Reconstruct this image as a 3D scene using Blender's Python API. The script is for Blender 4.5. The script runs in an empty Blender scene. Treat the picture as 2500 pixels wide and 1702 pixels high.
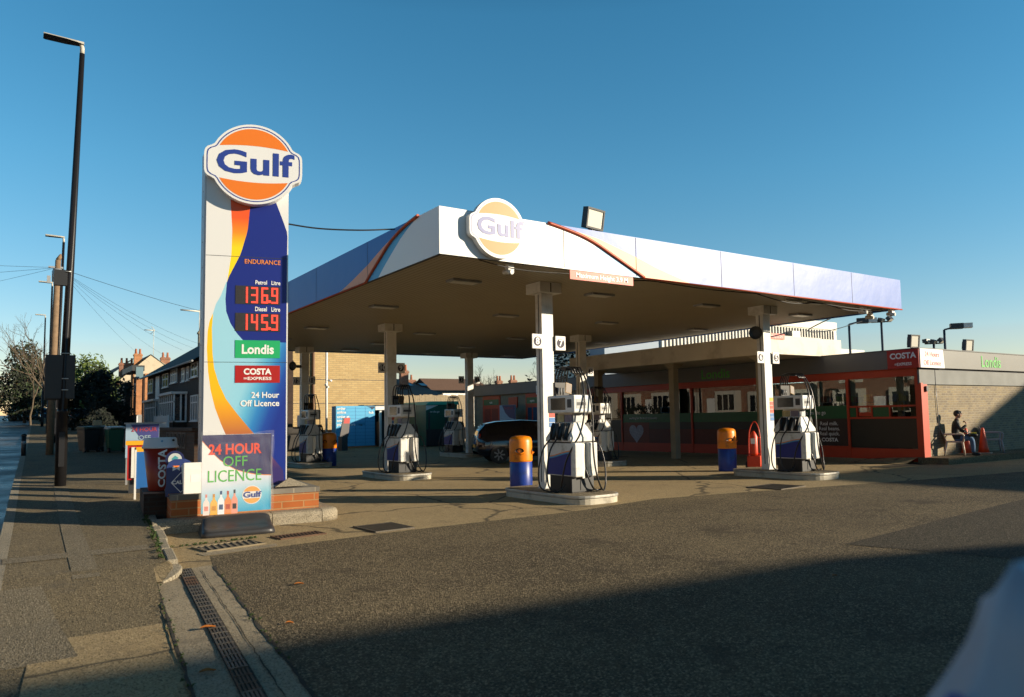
import bpy, bmesh, math, random
from math import radians as RD, sin, cos, pi, sqrt, atan2
from mathutils import Vector, Matrix
random.seed(7)
SC = bpy.context.scene
COL = SC.collection

# ------------------------------------------------------------------ camera
YAW, PIT, ROL, FPX = 0.6181, 0.0764, -0.0191, 1860.3
_f = Vector((sin(YAW)*cos(PIT), cos(YAW)*cos(PIT), sin(PIT)))
_r = Vector((cos(YAW), -sin(YAW), 0))
_u = _r.cross(_f)
_r2 = _r*cos(ROL) + _u*sin(ROL)
_u2 = -_r*sin(ROL) + _u*cos(ROL)
cd = bpy.data.cameras.new("camera")
cam = bpy.data.objects.new("camera", cd); COL.objects.link(cam)
cam.matrix_world = Matrix(((_r2.x, _u2.x, -_f.x, 0), (_r2.y, _u2.y, -_f.y, 0), (_r2.z, _u2.z, -_f.z, 1.6), (0, 0, 0, 1)))
cd.sensor_width = 36; cd.lens = FPX/2500*36
cd.shift_x = -(1325.8-1250)/2500; cd.shift_y = (875.4-851)/2500
cd.clip_start = 0.05; cd.clip_end = 3000
cd.dof.use_dof = True; cd.dof.focus_distance = 17; cd.dof.aperture_fstop = 2.2
SC.camera = cam

# ------------------------------------------------------------------ light
SUN_EL = RD(14.5); SAZ = atan2(0.722, -0.692)
w = bpy.data.worlds.new("World"); SC.world = w; w.use_nodes = True
nt = w.node_tree; nt.nodes.clear()
sky = nt.nodes.new("ShaderNodeTexSky"); sky.sky_type = 'NISHITA'; sky.sun_disc = False
sky.sun_elevation = SUN_EL; sky.sun_rotation = SAZ
sky.air_density = 1.0; sky.dust_density = 0.0; sky.ozone_density = 2.0; sky.altitude = 0
hs = nt.nodes.new("ShaderNodeHueSaturation"); hs.inputs['Saturation'].default_value = 1.32; hs.inputs['Hue'].default_value = 0.484
bg = nt.nodes.new("ShaderNodeBackground"); bg.inputs[1].default_value = 0.1
wo = nt.nodes.new("ShaderNodeOutputWorld")
nt.links.new(sky.outputs[0], hs.inputs['Color']); tcw = nt.nodes.new("ShaderNodeTexCoord"); spw = nt.nodes.new("ShaderNodeSeparateXYZ"); nt.links.new(tcw.outputs['Generated'], spw.inputs[0])
mrw = nt.nodes.new("ShaderNodeMapRange"); mrw.inputs[1].default_value = 0.48; mrw.inputs[2].default_value = 0.72; mrw.inputs[3].default_value = 1.0; mrw.inputs[4].default_value = 0.08
nt.links.new(spw.outputs[2], mrw.inputs[0])   # overhead sky dimmed above the view to lessen fill light in the shade
vmw = nt.nodes.new("ShaderNodeVectorMath"); vmw.operation = 'SCALE'; mr2 = nt.nodes.new("ShaderNodeMapRange"); mr2.inputs[1].default_value = 0.0; mr2.inputs[2].default_value = 0.3; nt.links.new(spw.outputs[2], mr2.inputs[0])
mxw = nt.nodes.new("ShaderNodeMix"); mxw.data_type = 'RGBA'; mxw.inputs[6].default_value = (0.98, 0.80, 0.86, 1); mxw.inputs[7].default_value = (0.97, 1.0, 1.04, 1); nt.links.new(mr2.outputs[0], mxw.inputs[0])
vm2 = nt.nodes.new("ShaderNodeVectorMath"); vm2.operation = 'MULTIPLY'; nt.links.new(hs.outputs[0], vm2.inputs[0]); nt.links.new(mxw.outputs[2], vm2.inputs[1])
nt.links.new(vm2.outputs[0], vmw.inputs[0]); nt.links.new(mrw.outputs[0], vmw.inputs['Scale'])
nt.links.new(vmw.outputs[0], bg.inputs[0]); nt.links.new(bg.outputs[0], wo.inputs[0])
sl = bpy.data.lights.new("sun", 'SUN'); sl.energy = 5.0; sl.angle = RD(0.5); sl.color = (1, 0.85, 0.63)
so = bpy.data.objects.new("sun", sl); COL.objects.link(so)
SDIR = Vector((sin(SAZ)*cos(SUN_EL), cos(SAZ)*cos(SUN_EL), sin(SUN_EL)))
so.rotation_euler = SDIR.to_track_quat('Z', 'Y').to_euler(); so.location = SDIR*60
SC.view_settings.view_transform = 'Standard'; SC.view_settings.look = 'None'
SC.view_settings.exposure = 0.68; SC.view_settings.gamma = 1
SC.cycles.max_bounces = 6; SC.cycles.transparent_max_bounces = 8
SC.cycles.caustics_reflective = False; SC.cycles.caustics_refractive = False

# ------------------------------------------------------------------ helpers
def lin(c): return c/12.92 if c <= 0.04045 else ((c+0.055)/1.055)**2.4
def HX(h): return tuple(lin(int(h[i:i+2], 16)/255) for i in (0, 2, 4))

def mat(name, col, rough=0.6, metal=0.0, var=0.12, scale=6.0, bump=0.0, bscale=60, spec=0.5, coat=0.0, dirt=None, dscale=1.5):
    m = bpy.data.materials.new(name); m.use_nodes = True
    t = m.node_tree; b = t.nodes["Principled BSDF"]
    if isinstance(col, str): col = HX(col)
    b.inputs['Roughness'].default_value = rough; b.inputs['Metallic'].default_value = metal
    b.inputs['Specular IOR Level'].default_value = spec; b.inputs['Coat Weight'].default_value = coat
    tc = t.nodes.new("ShaderNodeTexCoord")
    n = t.nodes.new("ShaderNodeTexNoise"); n.inputs['Scale'].default_value = scale; n.inputs['Detail'].default_value = 6
    t.links.new(tc.outputs['Object'], n.inputs['Vector'])
    mx = t.nodes.new("ShaderNodeMix"); mx.data_type = 'RGBA'
    mx.inputs[6].default_value = (*[max(0, c*(1-var)) for c in col], 1)
    mx.inputs[7].default_value = (*[min(1, c*(1+var)) for c in col], 1)
    t.links.new(n.outputs[0], mx.inputs[0])
    out = mx.outputs[2]
    if dirt:
        n2 = t.nodes.new("ShaderNodeTexNoise"); n2.inputs['Scale'].default_value = dscale; n2.inputs['Detail'].default_value = 8; n2.inputs['Roughness'].default_value = 0.65
        t.links.new(tc.outputs['Object'], n2.inputs['Vector'])
        r = t.nodes.new("ShaderNodeValToRGB"); r.color_ramp.elements[0].position = 0.52; r.color_ramp.elements[1].position = 0.72
        t.links.new(n2.outputs[0], r.inputs[0])
        m2 = t.nodes.new("ShaderNodeMix"); m2.data_type = 'RGBA'; m2.inputs[7].default_value = (*dirt, 1)
        t.links.new(r.outputs[0], m2.inputs[0]); t.links.new(out, m2.inputs[6]); out = m2.outputs[2]
    t.links.new(out, b.inputs['Base Color'])
    if bump:
        n3 = t.nodes.new("ShaderNodeTexNoise"); n3.inputs['Scale'].default_value = bscale; n3.inputs['Detail'].default_value = 4
        t.links.new(tc.outputs['Object'], n3.inputs['Vector'])
        bp = t.nodes.new("ShaderNodeBump"); bp.inputs['Strength'].default_value = bump; bp.inputs['Distance'].default_value = 0.01
        t.links.new(n3.outputs[0], bp.inputs['Height']); t.links.new(bp.outputs[0], b.inputs['Normal'])
    return m

def emat(name, col, st):
    m = bpy.data.materials.new(name); m.use_nodes = True; b = m.node_tree.nodes["Principled BSDF"]
    b.inputs['Base Color'].default_value = (*[c*0.5 for c in col], 1)
    b.inputs['Emission Color'].default_value = (*col, 1); b.inputs['Emission Strength'].default_value = st
    return m

def brick(name, c1, c2, mortar, bw=0.225, bh=0.075, rough=0.85, ms=0.012, axis='xy', var=0.5):
    m = bpy.data.materials.new(name); m.use_nodes = True; t = m.node_tree; b = t.nodes["Principled BSDF"]
    b.inputs['Roughness'].default_value = rough
    if isinstance(c1, str): c1, c2, mortar = HX(c1), HX(c2), HX(mortar)
    tc = t.nodes.new("ShaderNodeTexCoord"); sp = t.nodes.new("ShaderNodeSeparateXYZ"); t.links.new(tc.outputs['Object'], sp.inputs[0])
    ad = t.nodes.new("ShaderNodeMath"); t.links.new(sp.outputs[0], ad.inputs[0]); t.links.new(sp.outputs[1], ad.inputs[1])
    cb = t.nodes.new("ShaderNodeCombineXYZ"); t.links.new(ad.outputs[0], cb.inputs[0]); t.links.new(sp.outputs[2], cb.inputs[1])
    br = t.nodes.new("ShaderNodeTexBrick"); t.links.new(cb.outputs[0], br.inputs['Vector'])
    br.inputs['Scale'].default_value = 1; br.inputs['Brick Width'].default_value = bw; br.inputs['Row Height'].default_value = bh
    br.inputs['Mortar Size'].default_value = ms; br.inputs['Mortar Smooth'].default_value = 0.2; br.inputs['Bias'].default_value = 0.0
    br.inputs['Color1'].default_value = (*c1, 1); br.inputs['Color2'].default_value = (*c2, 1); br.inputs['Mortar'].default_value = (*mortar, 1)
    n = t.nodes.new("ShaderNodeTexNoise"); n.inputs['Scale'].default_value = 2.5; n.inputs['Detail'].default_value = 8
    t.links.new(tc.outputs['Object'], n.inputs['Vector'])
    mr = t.nodes.new("ShaderNodeMapRange"); mr.inputs[1].default_value = 0.3; mr.inputs[2].default_value = 0.7; mr.inputs[3].default_value = 1-var*0.5; mr.inputs[4].default_value = 1+var*0.4
    t.links.new(n.outputs[0], mr.inputs[0])
    mx = t.nodes.new("ShaderNodeVectorMath"); mx.operation = 'SCALE'
    t.links.new(br.outputs['Color'], mx.inputs[0]); t.links.new(mr.outputs[0], mx.inputs['Scale'])
    t.links.new(mx.outputs[0], b.inputs['Base Color'])
    bp = t.nodes.new("ShaderNodeBump"); bp.inputs['Strength'].default_value = 0.6; bp.inputs['Distance'].default_value = 0.01; bp.invert = True
    t.links.new(br.outputs['Fac'], bp.inputs['Height']); t.links.new(bp.outputs[0], b.inputs['Normal'])
    return m

def ramp_mat(name, axis, stops, rough=0.4, scale2=None, ax2=0.0, var=0.0):
    """printed gradient along a local axis (0 x, 2 z); stops = [(coord, hex)]"""
    m = bpy.data.materials.new(name); m.use_nodes = True; t = m.node_tree; b = t.nodes["Principled BSDF"]
    b.inputs['Roughness'].default_value = rough
    tc = t.nodes.new("ShaderNodeTexCoord"); sp = t.nodes.new("ShaderNodeSeparateXYZ"); t.links.new(tc.outputs['Object'], sp.inputs[0])
    src = sp.outputs[axis]
    if ax2:
        mu = t.nodes.new("ShaderNodeMath"); mu.operation = 'MULTIPLY_ADD'; mu.inputs[1].default_value = ax2
        t.links.new(sp.outputs[2 if axis == 0 else 0], mu.inputs[0]); t.links.new(src, mu.inputs[2]); src = mu.outputs[0]
    lo, hi = stops[0][0], stops[-1][0]
    mr = t.nodes.new("ShaderNodeMapRange"); mr.inputs[1].default_value = lo; mr.inputs[2].default_value = hi
    t.links.new(src, mr.inputs[0])
    r = t.nodes.new("ShaderNodeValToRGB"); e = r.color_ramp.elements
    while len(e) < len(stops): e.new(0.5)
    for k, (p, h) in enumerate(stops):
        e[k].position = (p-lo)/(hi-lo); e[k].color = (*HX(h), 1)
    t.links.new(mr.outputs[0], r.inputs[0]); t.links.new(r.outputs[0], b.inputs['Base Color'])
    return m

def glass(name, tint=(0.75, 0.8, 0.8), refl=0.0, rough=0.0):
    m = bpy.data.materials.new(name); m.use_nodes = True; t = m.node_tree
    for n in list(t.nodes):
        if n.type != 'OUTPUT_MATERIAL': t.nodes.remove(n)
    o = [n for n in t.nodes if n.type == 'OUTPUT_MATERIAL'][0]
    g = t.nodes.new("ShaderNodeBsdfGlossy"); g.inputs['Roughness'].default_value = rough
    tr = t.nodes.new("ShaderNodeBsdfTransparent"); tr.inputs[0].default_value = (*tint, 1)
    fr = t.nodes.new("ShaderNodeFresnel"); fr.inputs[0].default_value = 1.6
    ad = t.nodes.new("ShaderNodeMath"); ad.inputs[1].default_value = refl; ad.use_clamp = True
    t.links.new(fr.outputs[0], ad.inputs[0])
    mx = t.nodes.new("ShaderNodeMixShader"); t.links.new(ad.outputs[0], mx.inputs[0]); t.links.new(tr.outputs[0], mx.inputs[1]); t.links.new(g.outputs[0], mx.inputs[2])
    t.links.new(mx.outputs[0], o.inputs[0])
    return m

class MB:
    def __init__(s): s.v = []; s.f = []; s.m = []; s.sm = []
    def add(s, vs, fs, m=0, sm=False):
        o = len(s.v); s.v += [tuple(p) for p in vs]
        for f in fs: s.f.append([i+o for i in f]); s.m.append(m); s.sm.append(sm)
        return s
    def box(s, x0, x1, y0, y1, z0, z1, m=0):
        return s.add([(x0,y0,z0),(x1,y0,z0),(x1,y1,z0),(x0,y1,z0),(x0,y0,z1),(x1,y0,z1),(x1,y1,z1),(x0,y1,z1)],
                     [(0,3,2,1),(4,5,6,7),(0,1,5,4),(1,2,6,5),(2,3,7,6),(3,0,4,7)], m)
    def poly(s, pts, m=0): return s.add(pts, [list(range(len(pts)))], m)
    def prism(s, p2, ax, a, b, m=0, sm=False, capm=None):
        n = len(p2)
        if ax == 'y': A = [(x, a, z) for x, z in p2]; B = [(x, b, z) for x, z in p2]
        elif ax == 'z': A = [(x, y, a) for x, y in p2]; B = [(x, y, b) for x, y in p2]
        else: A = [(a, y, z) for y, z in p2]; B = [(b, y, z) for y, z in p2]
        s.add(A+B, [(i, (i+1) % n, n+(i+1) % n, n+i) for i in range(n)], m, sm)
        cm = m if capm is None else capm
        s.add(A, [list(range(n))], cm); s.add(B, [list(range(n))[::-1]], cm)
        return s
    def tube(s, path, r, n=8, m=0, cap=True):
        P = [Vector(p) for p in path]; k = len(P); rs = r if isinstance(r, (list, tuple)) else [r]*k
        T = [((P[min(i+1, k-1)]-P[max(i-1, 0)])).normalized() for i in range(k)]
        ref = Vector((0, 0, 1)) if abs(T[0].z) < 0.9 else Vector((1, 0, 0))
        N = T[0].cross(ref).normalized(); vs = []
        for i in range(k):
            N = (N - T[i]*N.dot(T[i]))
            N = N.normalized() if N.length > 1e-6 else T[i].orthogonal().normalized()
            Bn = T[i].cross(N)
            for j in range(n):
                a = 2*pi*j/n; vs.append(P[i]+(N*cos(a)+Bn*sin(a))*rs[i])
        fs = [(i*n+j, i*n+(j+1) % n, (i+1)*n+(j+1) % n, (i+1)*n+j) for i in range(k-1) for j in range(n)]
        s.add(vs, fs, m, True)
        if cap:
            s.add(vs[:n], [list(range(n))[::-1]], m); s.add(vs[-n:], [list(range(n))], m)
        return s
    def lathe(s, prof, n=24, c=(0, 0, 0), m=0, sy=1.0):
        vs = []
        for r, z in prof:
            for j in range(n):
                a = 2*pi*j/n; vs.append((c[0]+r*cos(a), c[1]+r*sin(a)*sy, c[2]+z))
        k = len(prof)
        s.add(vs, [(i*n+j, i*n+(j+1) % n, (i+1)*n+(j+1) % n, (i+1)*n+j) for i in range(k-1) for j in range(n)], m, True)
        s.add(vs[:n], [list(range(n))[::-1]], m); s.add(vs[-n:], [list(range(n))], m)
        return s
    def ball(s, c, rx, ry, rz, m=0, nu=12, nv=8):
        vs = []; fs = []
        for i in range(nv+1):
            t = pi*i/nv
            for j in range(nu):
                a = 2*pi*j/nu; vs.append((c[0]+rx*sin(t)*cos(a), c[1]+ry*sin(t)*sin(a), c[2]+rz*cos(t)))
        for i in range(nv):
            for j in range(nu): fs.append((i*nu+j, i*nu+(j+1) % nu, (i+1)*nu+(j+1) % nu, (i+1)*nu+j))
        return s.add(vs, fs, m, True)
    def grid(s, fn, nu, nv, m=0, sm=True):
        vs = [fn(i/nu, j/nv) for i in range(nu+1) for j in range(nv+1)]
        return s.add(vs, [(i*(nv+1)+j, (i+1)*(nv+1)+j, (i+1)*(nv+1)+j+1, i*(nv+1)+j+1) for i in range(nu) for j in range(nv)], m, sm)
    def xf(s, M): s.v = [tuple(M @ Vector(p)) for p in s.v]; return s
    def build(s, name, mats, parent=None, loc=None, rz=0, bev=0, bseg=2, recalc=True):
        me = bpy.data.meshes.new(name); me.from_pydata(s.v, [], s.f)
        for mm in (mats if isinstance(mats, (list, tuple)) else [mats]): me.materials.append(mm)
        me.polygons.foreach_set("material_index", s.m); me.polygons.foreach_set("use_smooth", s.sm)
        if recalc:
            b = bmesh.new(); b.from_mesh(me); bmesh.ops.remove_doubles(b, verts=b.verts, dist=1e-5)
            bmesh.ops.recalc_face_normals(b, faces=b.faces); b.to_mesh(me); b.free()
        me.update()
        o = bpy.data.objects.new(name, me); COL.objects.link(o)
        if parent: o.parent = parent
        if loc: o.location = loc
        if rz: o.rotation_euler = (0, 0, rz)
        if bev:
            md = o.modifiers.new("edge", 'BEVEL'); md.width = bev; md.segments = bseg; md.limit_method = 'ANGLE'; md.angle_limit = RD(40)
        return o

def tag(o, label, cat, group=None):
    o['label'] = label; o['category'] = cat
    if group: o['group'] = group
    return o
def struct(o): o['kind'] = 'structure'; return o
def thing(name, label, cat, loc=(0, 0, 0), rz=0, group=None):
    o = bpy.data.objects.new(name, None); COL.objects.link(o); o.location = loc; o.rotation_euler = (0, 0, rz); o.empty_display_size = 0.3
    return tag(o, label, cat, group)
def copy_tree(o, parent=None):
    c = o.copy(); COL.objects.link(c)
    if parent: c.parent = parent
    for ch in list(o.children): copy_tree(ch, c)
    return c
def dup(o, label, loc, rz=0):
    c = copy_tree(o); c['label'] = label; c.location = loc; c.rotation_euler = (0, 0, rz); return c

def text(body, size, m, parent, x, y, z, rz=0, align='CENTER', bold=0.0, sx=1.0, ext=0.002, name='lettering', tilt=0, shear=0, vert='CENTER', spin=0, sp=1.0):
    cu = bpy.data.curves.new("t", 'FONT'); cu.body = body; cu.size = size; cu.align_x = align; cu.align_y = vert
    cu.offset = bold; cu.extrude = ext; cu.shear = shear; cu.resolution_u = 3; cu.space_line = sp
    to = bpy.data.objects.new("t", cu); COL.objects.link(to)
    dg = bpy.context.evaluated_depsgraph_get()
    me = bpy.data.meshes.new_from_object(to.evaluated_get(dg)); me.name = name
    bpy.data.objects.remove(to); bpy.data.curves.remove(cu)
    for v in me.vertices: v.co.x *= sx
    me.materials.clear(); me.materials.append(m)
    o = bpy.data.objects.new(name, me); COL.objects.link(o); o.parent = parent; o.location = (x, y, z)
    o.rotation_euler = (Matrix.Rotation(rz, 3, 'Z') @ Matrix.Rotation(tilt, 3, 'X') @ Matrix.Rotation(pi/2, 3, 'X') @ Matrix.Rotation(spin, 3, 'Z')).to_euler()
    return o

def interp(pts, t):
    if t <= pts[0][0]: return pts[0][1]
    for (a, va), (b, vb) in zip(pts, pts[1:]):
        if t <= b: return va+(vb-va)*(t-a)/(b-a)
    return pts[-1][1]
def smooth(pts, n=6):
    """Catmull-Rom through points"""
    P = [Vector(p) for p in pts]; out = []
    for i in range(len(P)-1):
        a, b, c, d = P[max(i-1, 0)], P[i], P[i+1], P[min(i+2, len(P)-1)]
        for k in range(n):
            t = k/n; out.append(0.5*((2*b)+(c-a)*t+(2*a-5*b+4*c-d)*t*t+(3*b-a-3*c+d)*t*t*t))
    out.append(P[-1]); return out
def zs(Y):   # the street climbs away from the camera
    return interp([(-60, -0.4), (7.6, 0.0), (9.2, 0.11), (13, 0.13), (18.5, 0.38), (28, 0.62), (60, 1.25), (90, 1.9), (200, 4.2)], Y)
# ------------------------------------------------------------------ materials
def ground_mat(name, c1, c2, speck, sp_scale, rough=0.9, stain=None, bump=0.5, crack=False, wet=0.0, big=0.35):
    m = bpy.data.materials.new(name); m.use_nodes = True; t = m.node_tree; b = t.nodes["Principled BSDF"]
    b.inputs['Roughness'].default_value = rough; b.inputs['Specular IOR Level'].default_value = 0.3
    tc = t.nodes.new("ShaderNodeTexCoord"); V = tc.outputs['Object']
    def noise(s, d=6, r=0.55):
        n = t.nodes.new("ShaderNodeTexNoise"); n.inputs['Scale'].default_value = s; n.inputs['Detail'].default_value = d; n.inputs['Roughness'].default_value = r
        t.links.new(V, n.inputs['Vector']); return n.outputs[0]
    def ramp(src, a, bb):
        r = t.nodes.new("ShaderNodeMapRange"); r.inputs[1].default_value = a; r.inputs[2].default_value = bb; t.links.new(src, r.inputs[0]); return r.outputs[0]
    def mix(f, a, bcol, isf=False):
        x = t.nodes.new("ShaderNodeMix"); x.data_type = 'RGBA'
        if isinstance(f, float): x.inputs[0].default_value = f
        else: t.links.new(f, x.inputs[0])
        for k, v in ((6, a), (7, bcol)):
            if isinstance(v, tuple): x.inputs[k].default_value = (*v, 1)
            else: t.links.new(v, x.inputs[k])
        return x.outputs[2]
    big_n = ramp(noise(big, 8, 0.65), 0.35, 0.68)
    c = mix(big_n, c1, c2)
    vo = t.nodes.new("ShaderNodeTexVoronoi"); vo.inputs['Scale'].default_value = sp_scale; t.links.new(V, vo.inputs['Vector'])
    hv = t.nodes.new("ShaderNodeSeparateColor"); t.links.new(vo.outputs['Color'], hv.inputs[0])
    k = ramp(hv.outputs[0], 0.6, 1.0)
    c = mix(k, c, speck)
    k2 = ramp(hv.outputs[1], 0.55, 1.0)
    c = mix(k2, c, tuple(x*0.35 for x in c1))
    if stain:
        c = mix(ramp(noise(0.9, 10, 0.7), 0.56, 0.7), c, stain)
        c = mix(ramp(noise(3.1, 6, 0.6), 0.64, 0.74), c, tuple(x*0.7 for x in stain))
    if crack:
        v2 = t.nodes.new("ShaderNodeTexVoronoi"); v2.feature = 'DISTANCE_TO_EDGE'; v2.inputs['Scale'].default_value = 0.28
        ds = t.nodes.new("ShaderNodeVectorMath"); ds.operation = 'ADD'
        nz = t.nodes.new("ShaderNodeTexNoise"); nz.inputs['Scale'].default_value = 2.0; t.links.new(V, nz.inputs['Vector'])
        sc = t.nodes.new("ShaderNodeVectorMath"); sc.operation = 'SCALE'; sc.inputs['Scale'].default_value = 0.35; t.links.new(nz.outputs[1], sc.inputs[0])
        t.links.new(V, ds.inputs[0]); t.links.new(sc.outputs[0], ds.inputs[1]); t.links.new(ds.outputs[0], v2.inputs['Vector'])
        kk = t.nodes.new("ShaderNodeMapRange"); kk.inputs[1].default_value = 0.003; kk.inputs[2].default_value = 0.012; kk.inputs[3].default_value = 0.75; kk.inputs[4].default_value = 0
        t.links.new(v2.outputs['Distance'], kk.inputs[0]); c = mix(kk.outputs[0], c, (0.03, 0.026, 0.02))
    t.links.new(c, b.inputs['Base Color'])
    if wet:
        rr = t.nodes.new("ShaderNodeMapRange"); rr.inputs[1].default_value = 0.4; rr.inputs[2].default_value = 0.65; rr.inputs[3].default_value = rough; rr.inputs[4].default_value = wet
        t.links.new(noise(0.6, 5), rr.inputs[0]); t.links.new(rr.outputs[0], b.inputs['Roughness'])
    bp = t.nodes.new("ShaderNodeBump"); bp.inputs['Strength'].default_value = bump; bp.inputs['Distance'].default_value = 0.008
    ma = t.nodes.new("ShaderNodeMath"); ma.operation = 'ADD'
    t.links.new(vo.outputs['Distance'], ma.inputs[0]); t.links.new(noise(sp_scale*0.4, 4), ma.inputs[1])
    t.links.new(ma.outputs[0], bp.inputs['Height']); t.links.new(bp.outputs[0], b.inputs['Normal'])
    return m

M = {}
M['ground'] = ground_mat('ground', (0.09, 0.085, 0.07), (0.13, 0.12, 0.1), (0.2, 0.19, 0.16), 30)
M['asphalt'] = ground_mat('asphalt', (0.062, 0.049, 0.028), (0.15, 0.116, 0.064), (0.40, 0.31, 0.19), 90, bump=1.0, stain=(0.05, 0.04, 0.025), big=0.5)
M['newtar'] = ground_mat('new tarmac', (0.036, 0.030, 0.02), (0.055, 0.046, 0.03), (0.2, 0.165, 0.11), 90, bump=1.0)
M['concrete'] = ground_mat('forecourt concrete', (0.33, 0.245, 0.125), (0.43, 0.32, 0.165), (0.5, 0.38, 0.22), 90, bump=0.25, stain=(0.2, 0.15, 0.085), crack=True)
M['pave'] = ground_mat('pavement', (0.125, 0.097, 0.055), (0.22, 0.17, 0.094), (0.34, 0.27, 0.16), 85, bump=0.5, stain=(0.095, 0.082, 0.062), big=0.8)
M['pave2'] = ground_mat('pavement patch', (0.17, 0.14, 0.09), (0.23, 0.19, 0.125), (0.32, 0.27, 0.19), 85, bump=0.6)
M['road'] = ground_mat('road', (0.06, 0.06, 0.062), (0.085, 0.085, 0.088), (0.14, 0.14, 0.14), 70, rough=0.55, bump=0.3, wet=0.22)
M['kerb'] = ground_mat('kerb stone', (0.27, 0.235, 0.17), (0.36, 0.31, 0.23), (0.42, 0.37, 0.28), 120, bump=0.3, stain=(0.18, 0.15, 0.1))
M['drainconc'] = ground_mat('drain concrete', (0.32, 0.26, 0.17), (0.42, 0.345, 0.23), (0.38, 0.33, 0.25), 100, bump=0.3, stain=(0.15, 0.125, 0.09), big=1.2)
M['moss'] = mat('moss', (0.05, 0.085, 0.02), 0.95, var=0.6, scale=25, bump=1.0, bscale=80)
M['soil'] = mat('soil', (0.03, 0.025, 0.018), 1.0, var=0.5, scale=20, bump=1, bscale=40)
M['iron'] = mat('cast iron', (0.10, 0.085, 0.065), 0.6, 0.4, var=0.4, scale=14, bump=0.4)
M['rust'] = mat('rusty iron', (0.11, 0.06, 0.034), 0.85, 0.1, var=0.5, scale=14, bump=0.5)
M['white'] = mat('white paint', (0.74, 0.73, 0.70), 0.42, var=0.03, scale=3, dirt=(0.62, 0.6, 0.55), dscale=0.8)
M['whitecol'] = mat('column paint', (0.72, 0.71, 0.67), 0.4, var=0.06, scale=4, dirt=(0.5, 0.48, 0.43), dscale=2.5)
M['fwhite'] = mat('fascia white', (0.72, 0.72, 0.71), 0.42, var=0.02, scale=0.7)
M['fblue'] = mat('fascia blue', HX('1058b0'), 0.42, var=0.12, scale=0.6, spec=0.38, bump=1.0, bscale=1.1)
M['fsky'] = mat('fascia light blue', HX('3f97c6'), 0.44, var=0.03)
M['forange'] = mat('fascia orange band', HX('e48a4a'), 0.44, var=0.05)
M['trim'] = mat('orange trim', HX('a8421c'), 0.45, var=0.08, scale=3)
M['seam'] = mat('dark seam', (0.03, 0.035, 0.045), 0.7)
M['navy'] = mat('navy vinyl', HX('14257c'), 0.45, var=0.04, scale=2)
M['navy2'] = mat('logo navy', HX('17328a'), 0.46, var=0.03, spec=0.9)
M['orange'] = mat('logo orange', HX('e0740f'), 0.46, var=0.03, spec=0.6)
M['black'] = mat('black plastic', (0.012, 0.012, 0.013), 0.45, var=0.2)
M['rubber'] = mat('black rubber', (0.014, 0.014, 0.015), 0.5, var=0.3, scale=10)
M['dark'] = mat('dark grey metal', (0.045, 0.047, 0.05), 0.5, 0.2, var=0.15)
M['grey'] = mat('grey metal', (0.3, 0.31, 0.32), 0.45, 0.3, var=0.1, dirt=(0.16, 0.15, 0.13))
M['steel'] = mat('brushed steel', (0.55, 0.54, 0.5), 0.35, 0.85, var=0.1, scale=8, dirt=(0.3, 0.27, 0.2))
M['screen'] = mat('screen glass', (0.01, 0.011, 0.012), 0.08, var=0.1)
M['lens'] = mat('lamp lens', (0.62, 0.6, 0.52), 0.3, var=0.05)
M['red'] = mat('red sign', HX('a81b16'), 0.45, var=0.05)
M['hred'] = mat('height sign red', HX('d8432c'), 0.46, var=0.05, spec=0.5)
M['green'] = mat('green sign', HX('22a866'), 0.45, var=0.04)
M['lime'] = mat('lime lettering', HX('3fae35'), 0.45, var=0.04)
M['txt'] = mat('white lettering', (0.82, 0.82, 0.8), 0.45, var=0.02)
M['led'] = emat('led red', (1.0, 0.055, 0.03), 1.0)
M['binorange'] = mat('bin orange', HX('e8830a'), 0.38, var=0.1, scale=5, dirt=HX('a85a12'), dscale=4)
M['binblue'] = mat('bin blue', HX('15378f'), 0.4, var=0.1, scale=5, dirt=HX('152a5c'), dscale=5)
M['shoporange'] = mat('orange shopfront', HX('b83a1c'), 0.45, var=0.12, scale=3)
M['fasciagrey'] = mat('shop fascia grey', (0.12, 0.12, 0.112), 0.45, 0.1, var=0.15, scale=1.5)
M['leadgrey'] = mat('galvanised panel', (0.23, 0.235, 0.225), 0.7, 0.0, var=0.35, spec=.2, scale=1.2)
M['cone'] = mat('cone orange', HX('d8441a'), 0.5, var=0.1)
M['plasticgrey'] = mat('grey plastic', (0.33, 0.31, 0.34), 0.5, var=0.08)
M['wood'] = mat('weathered wood', (0.3, 0.235, 0.15), 0.85, var=0.35, scale=8, bump=0.4, bscale=30)
M['pole'] = mat('pole wood', (0.2, 0.13, 0.075), 0.85, var=0.4, scale=9, bump=0.3)
M['slate'] = mat('slate roof', (0.022, 0.021, 0.02), 0.75, var=0.3, scale=5, bump=0.6, bscale=14)
M['tile'] = mat('brown tile roof', (0.13, 0.075, 0.05), 0.8, var=0.35, scale=6, bump=0.6, bscale=14)
M['greytile'] = mat('grey tile roof', (0.15, 0.145, 0.13), 0.8, var=0.25, scale=6, bump=0.6, bscale=14)
M['render'] = mat('cream render', (0.55, 0.47, 0.34), 0.9, var=0.15, scale=1.5, dirt=(0.33, 0.28, 0.2), dscale=0.7)
M['brickyellow'] = brick('yellow brick', (0.5, 0.36, 0.17), (0.42, 0.29, 0.13), (0.36, 0.27, 0.14), bw=.44, bh=.14, ms=.02, var=0.12)
M['brickbuff'] = brick('buff brick', (0.29, 0.225, 0.125), (0.19, 0.15, 0.105), (0.3, 0.26, 0.19), var=0.3)
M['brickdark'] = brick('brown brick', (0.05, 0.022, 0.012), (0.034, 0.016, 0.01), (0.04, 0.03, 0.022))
M['brickred'] = brick('red brick', (0.3, 0.1, 0.05), (0.22, 0.075, 0.04), (0.3, 0.24, 0.18))
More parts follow.
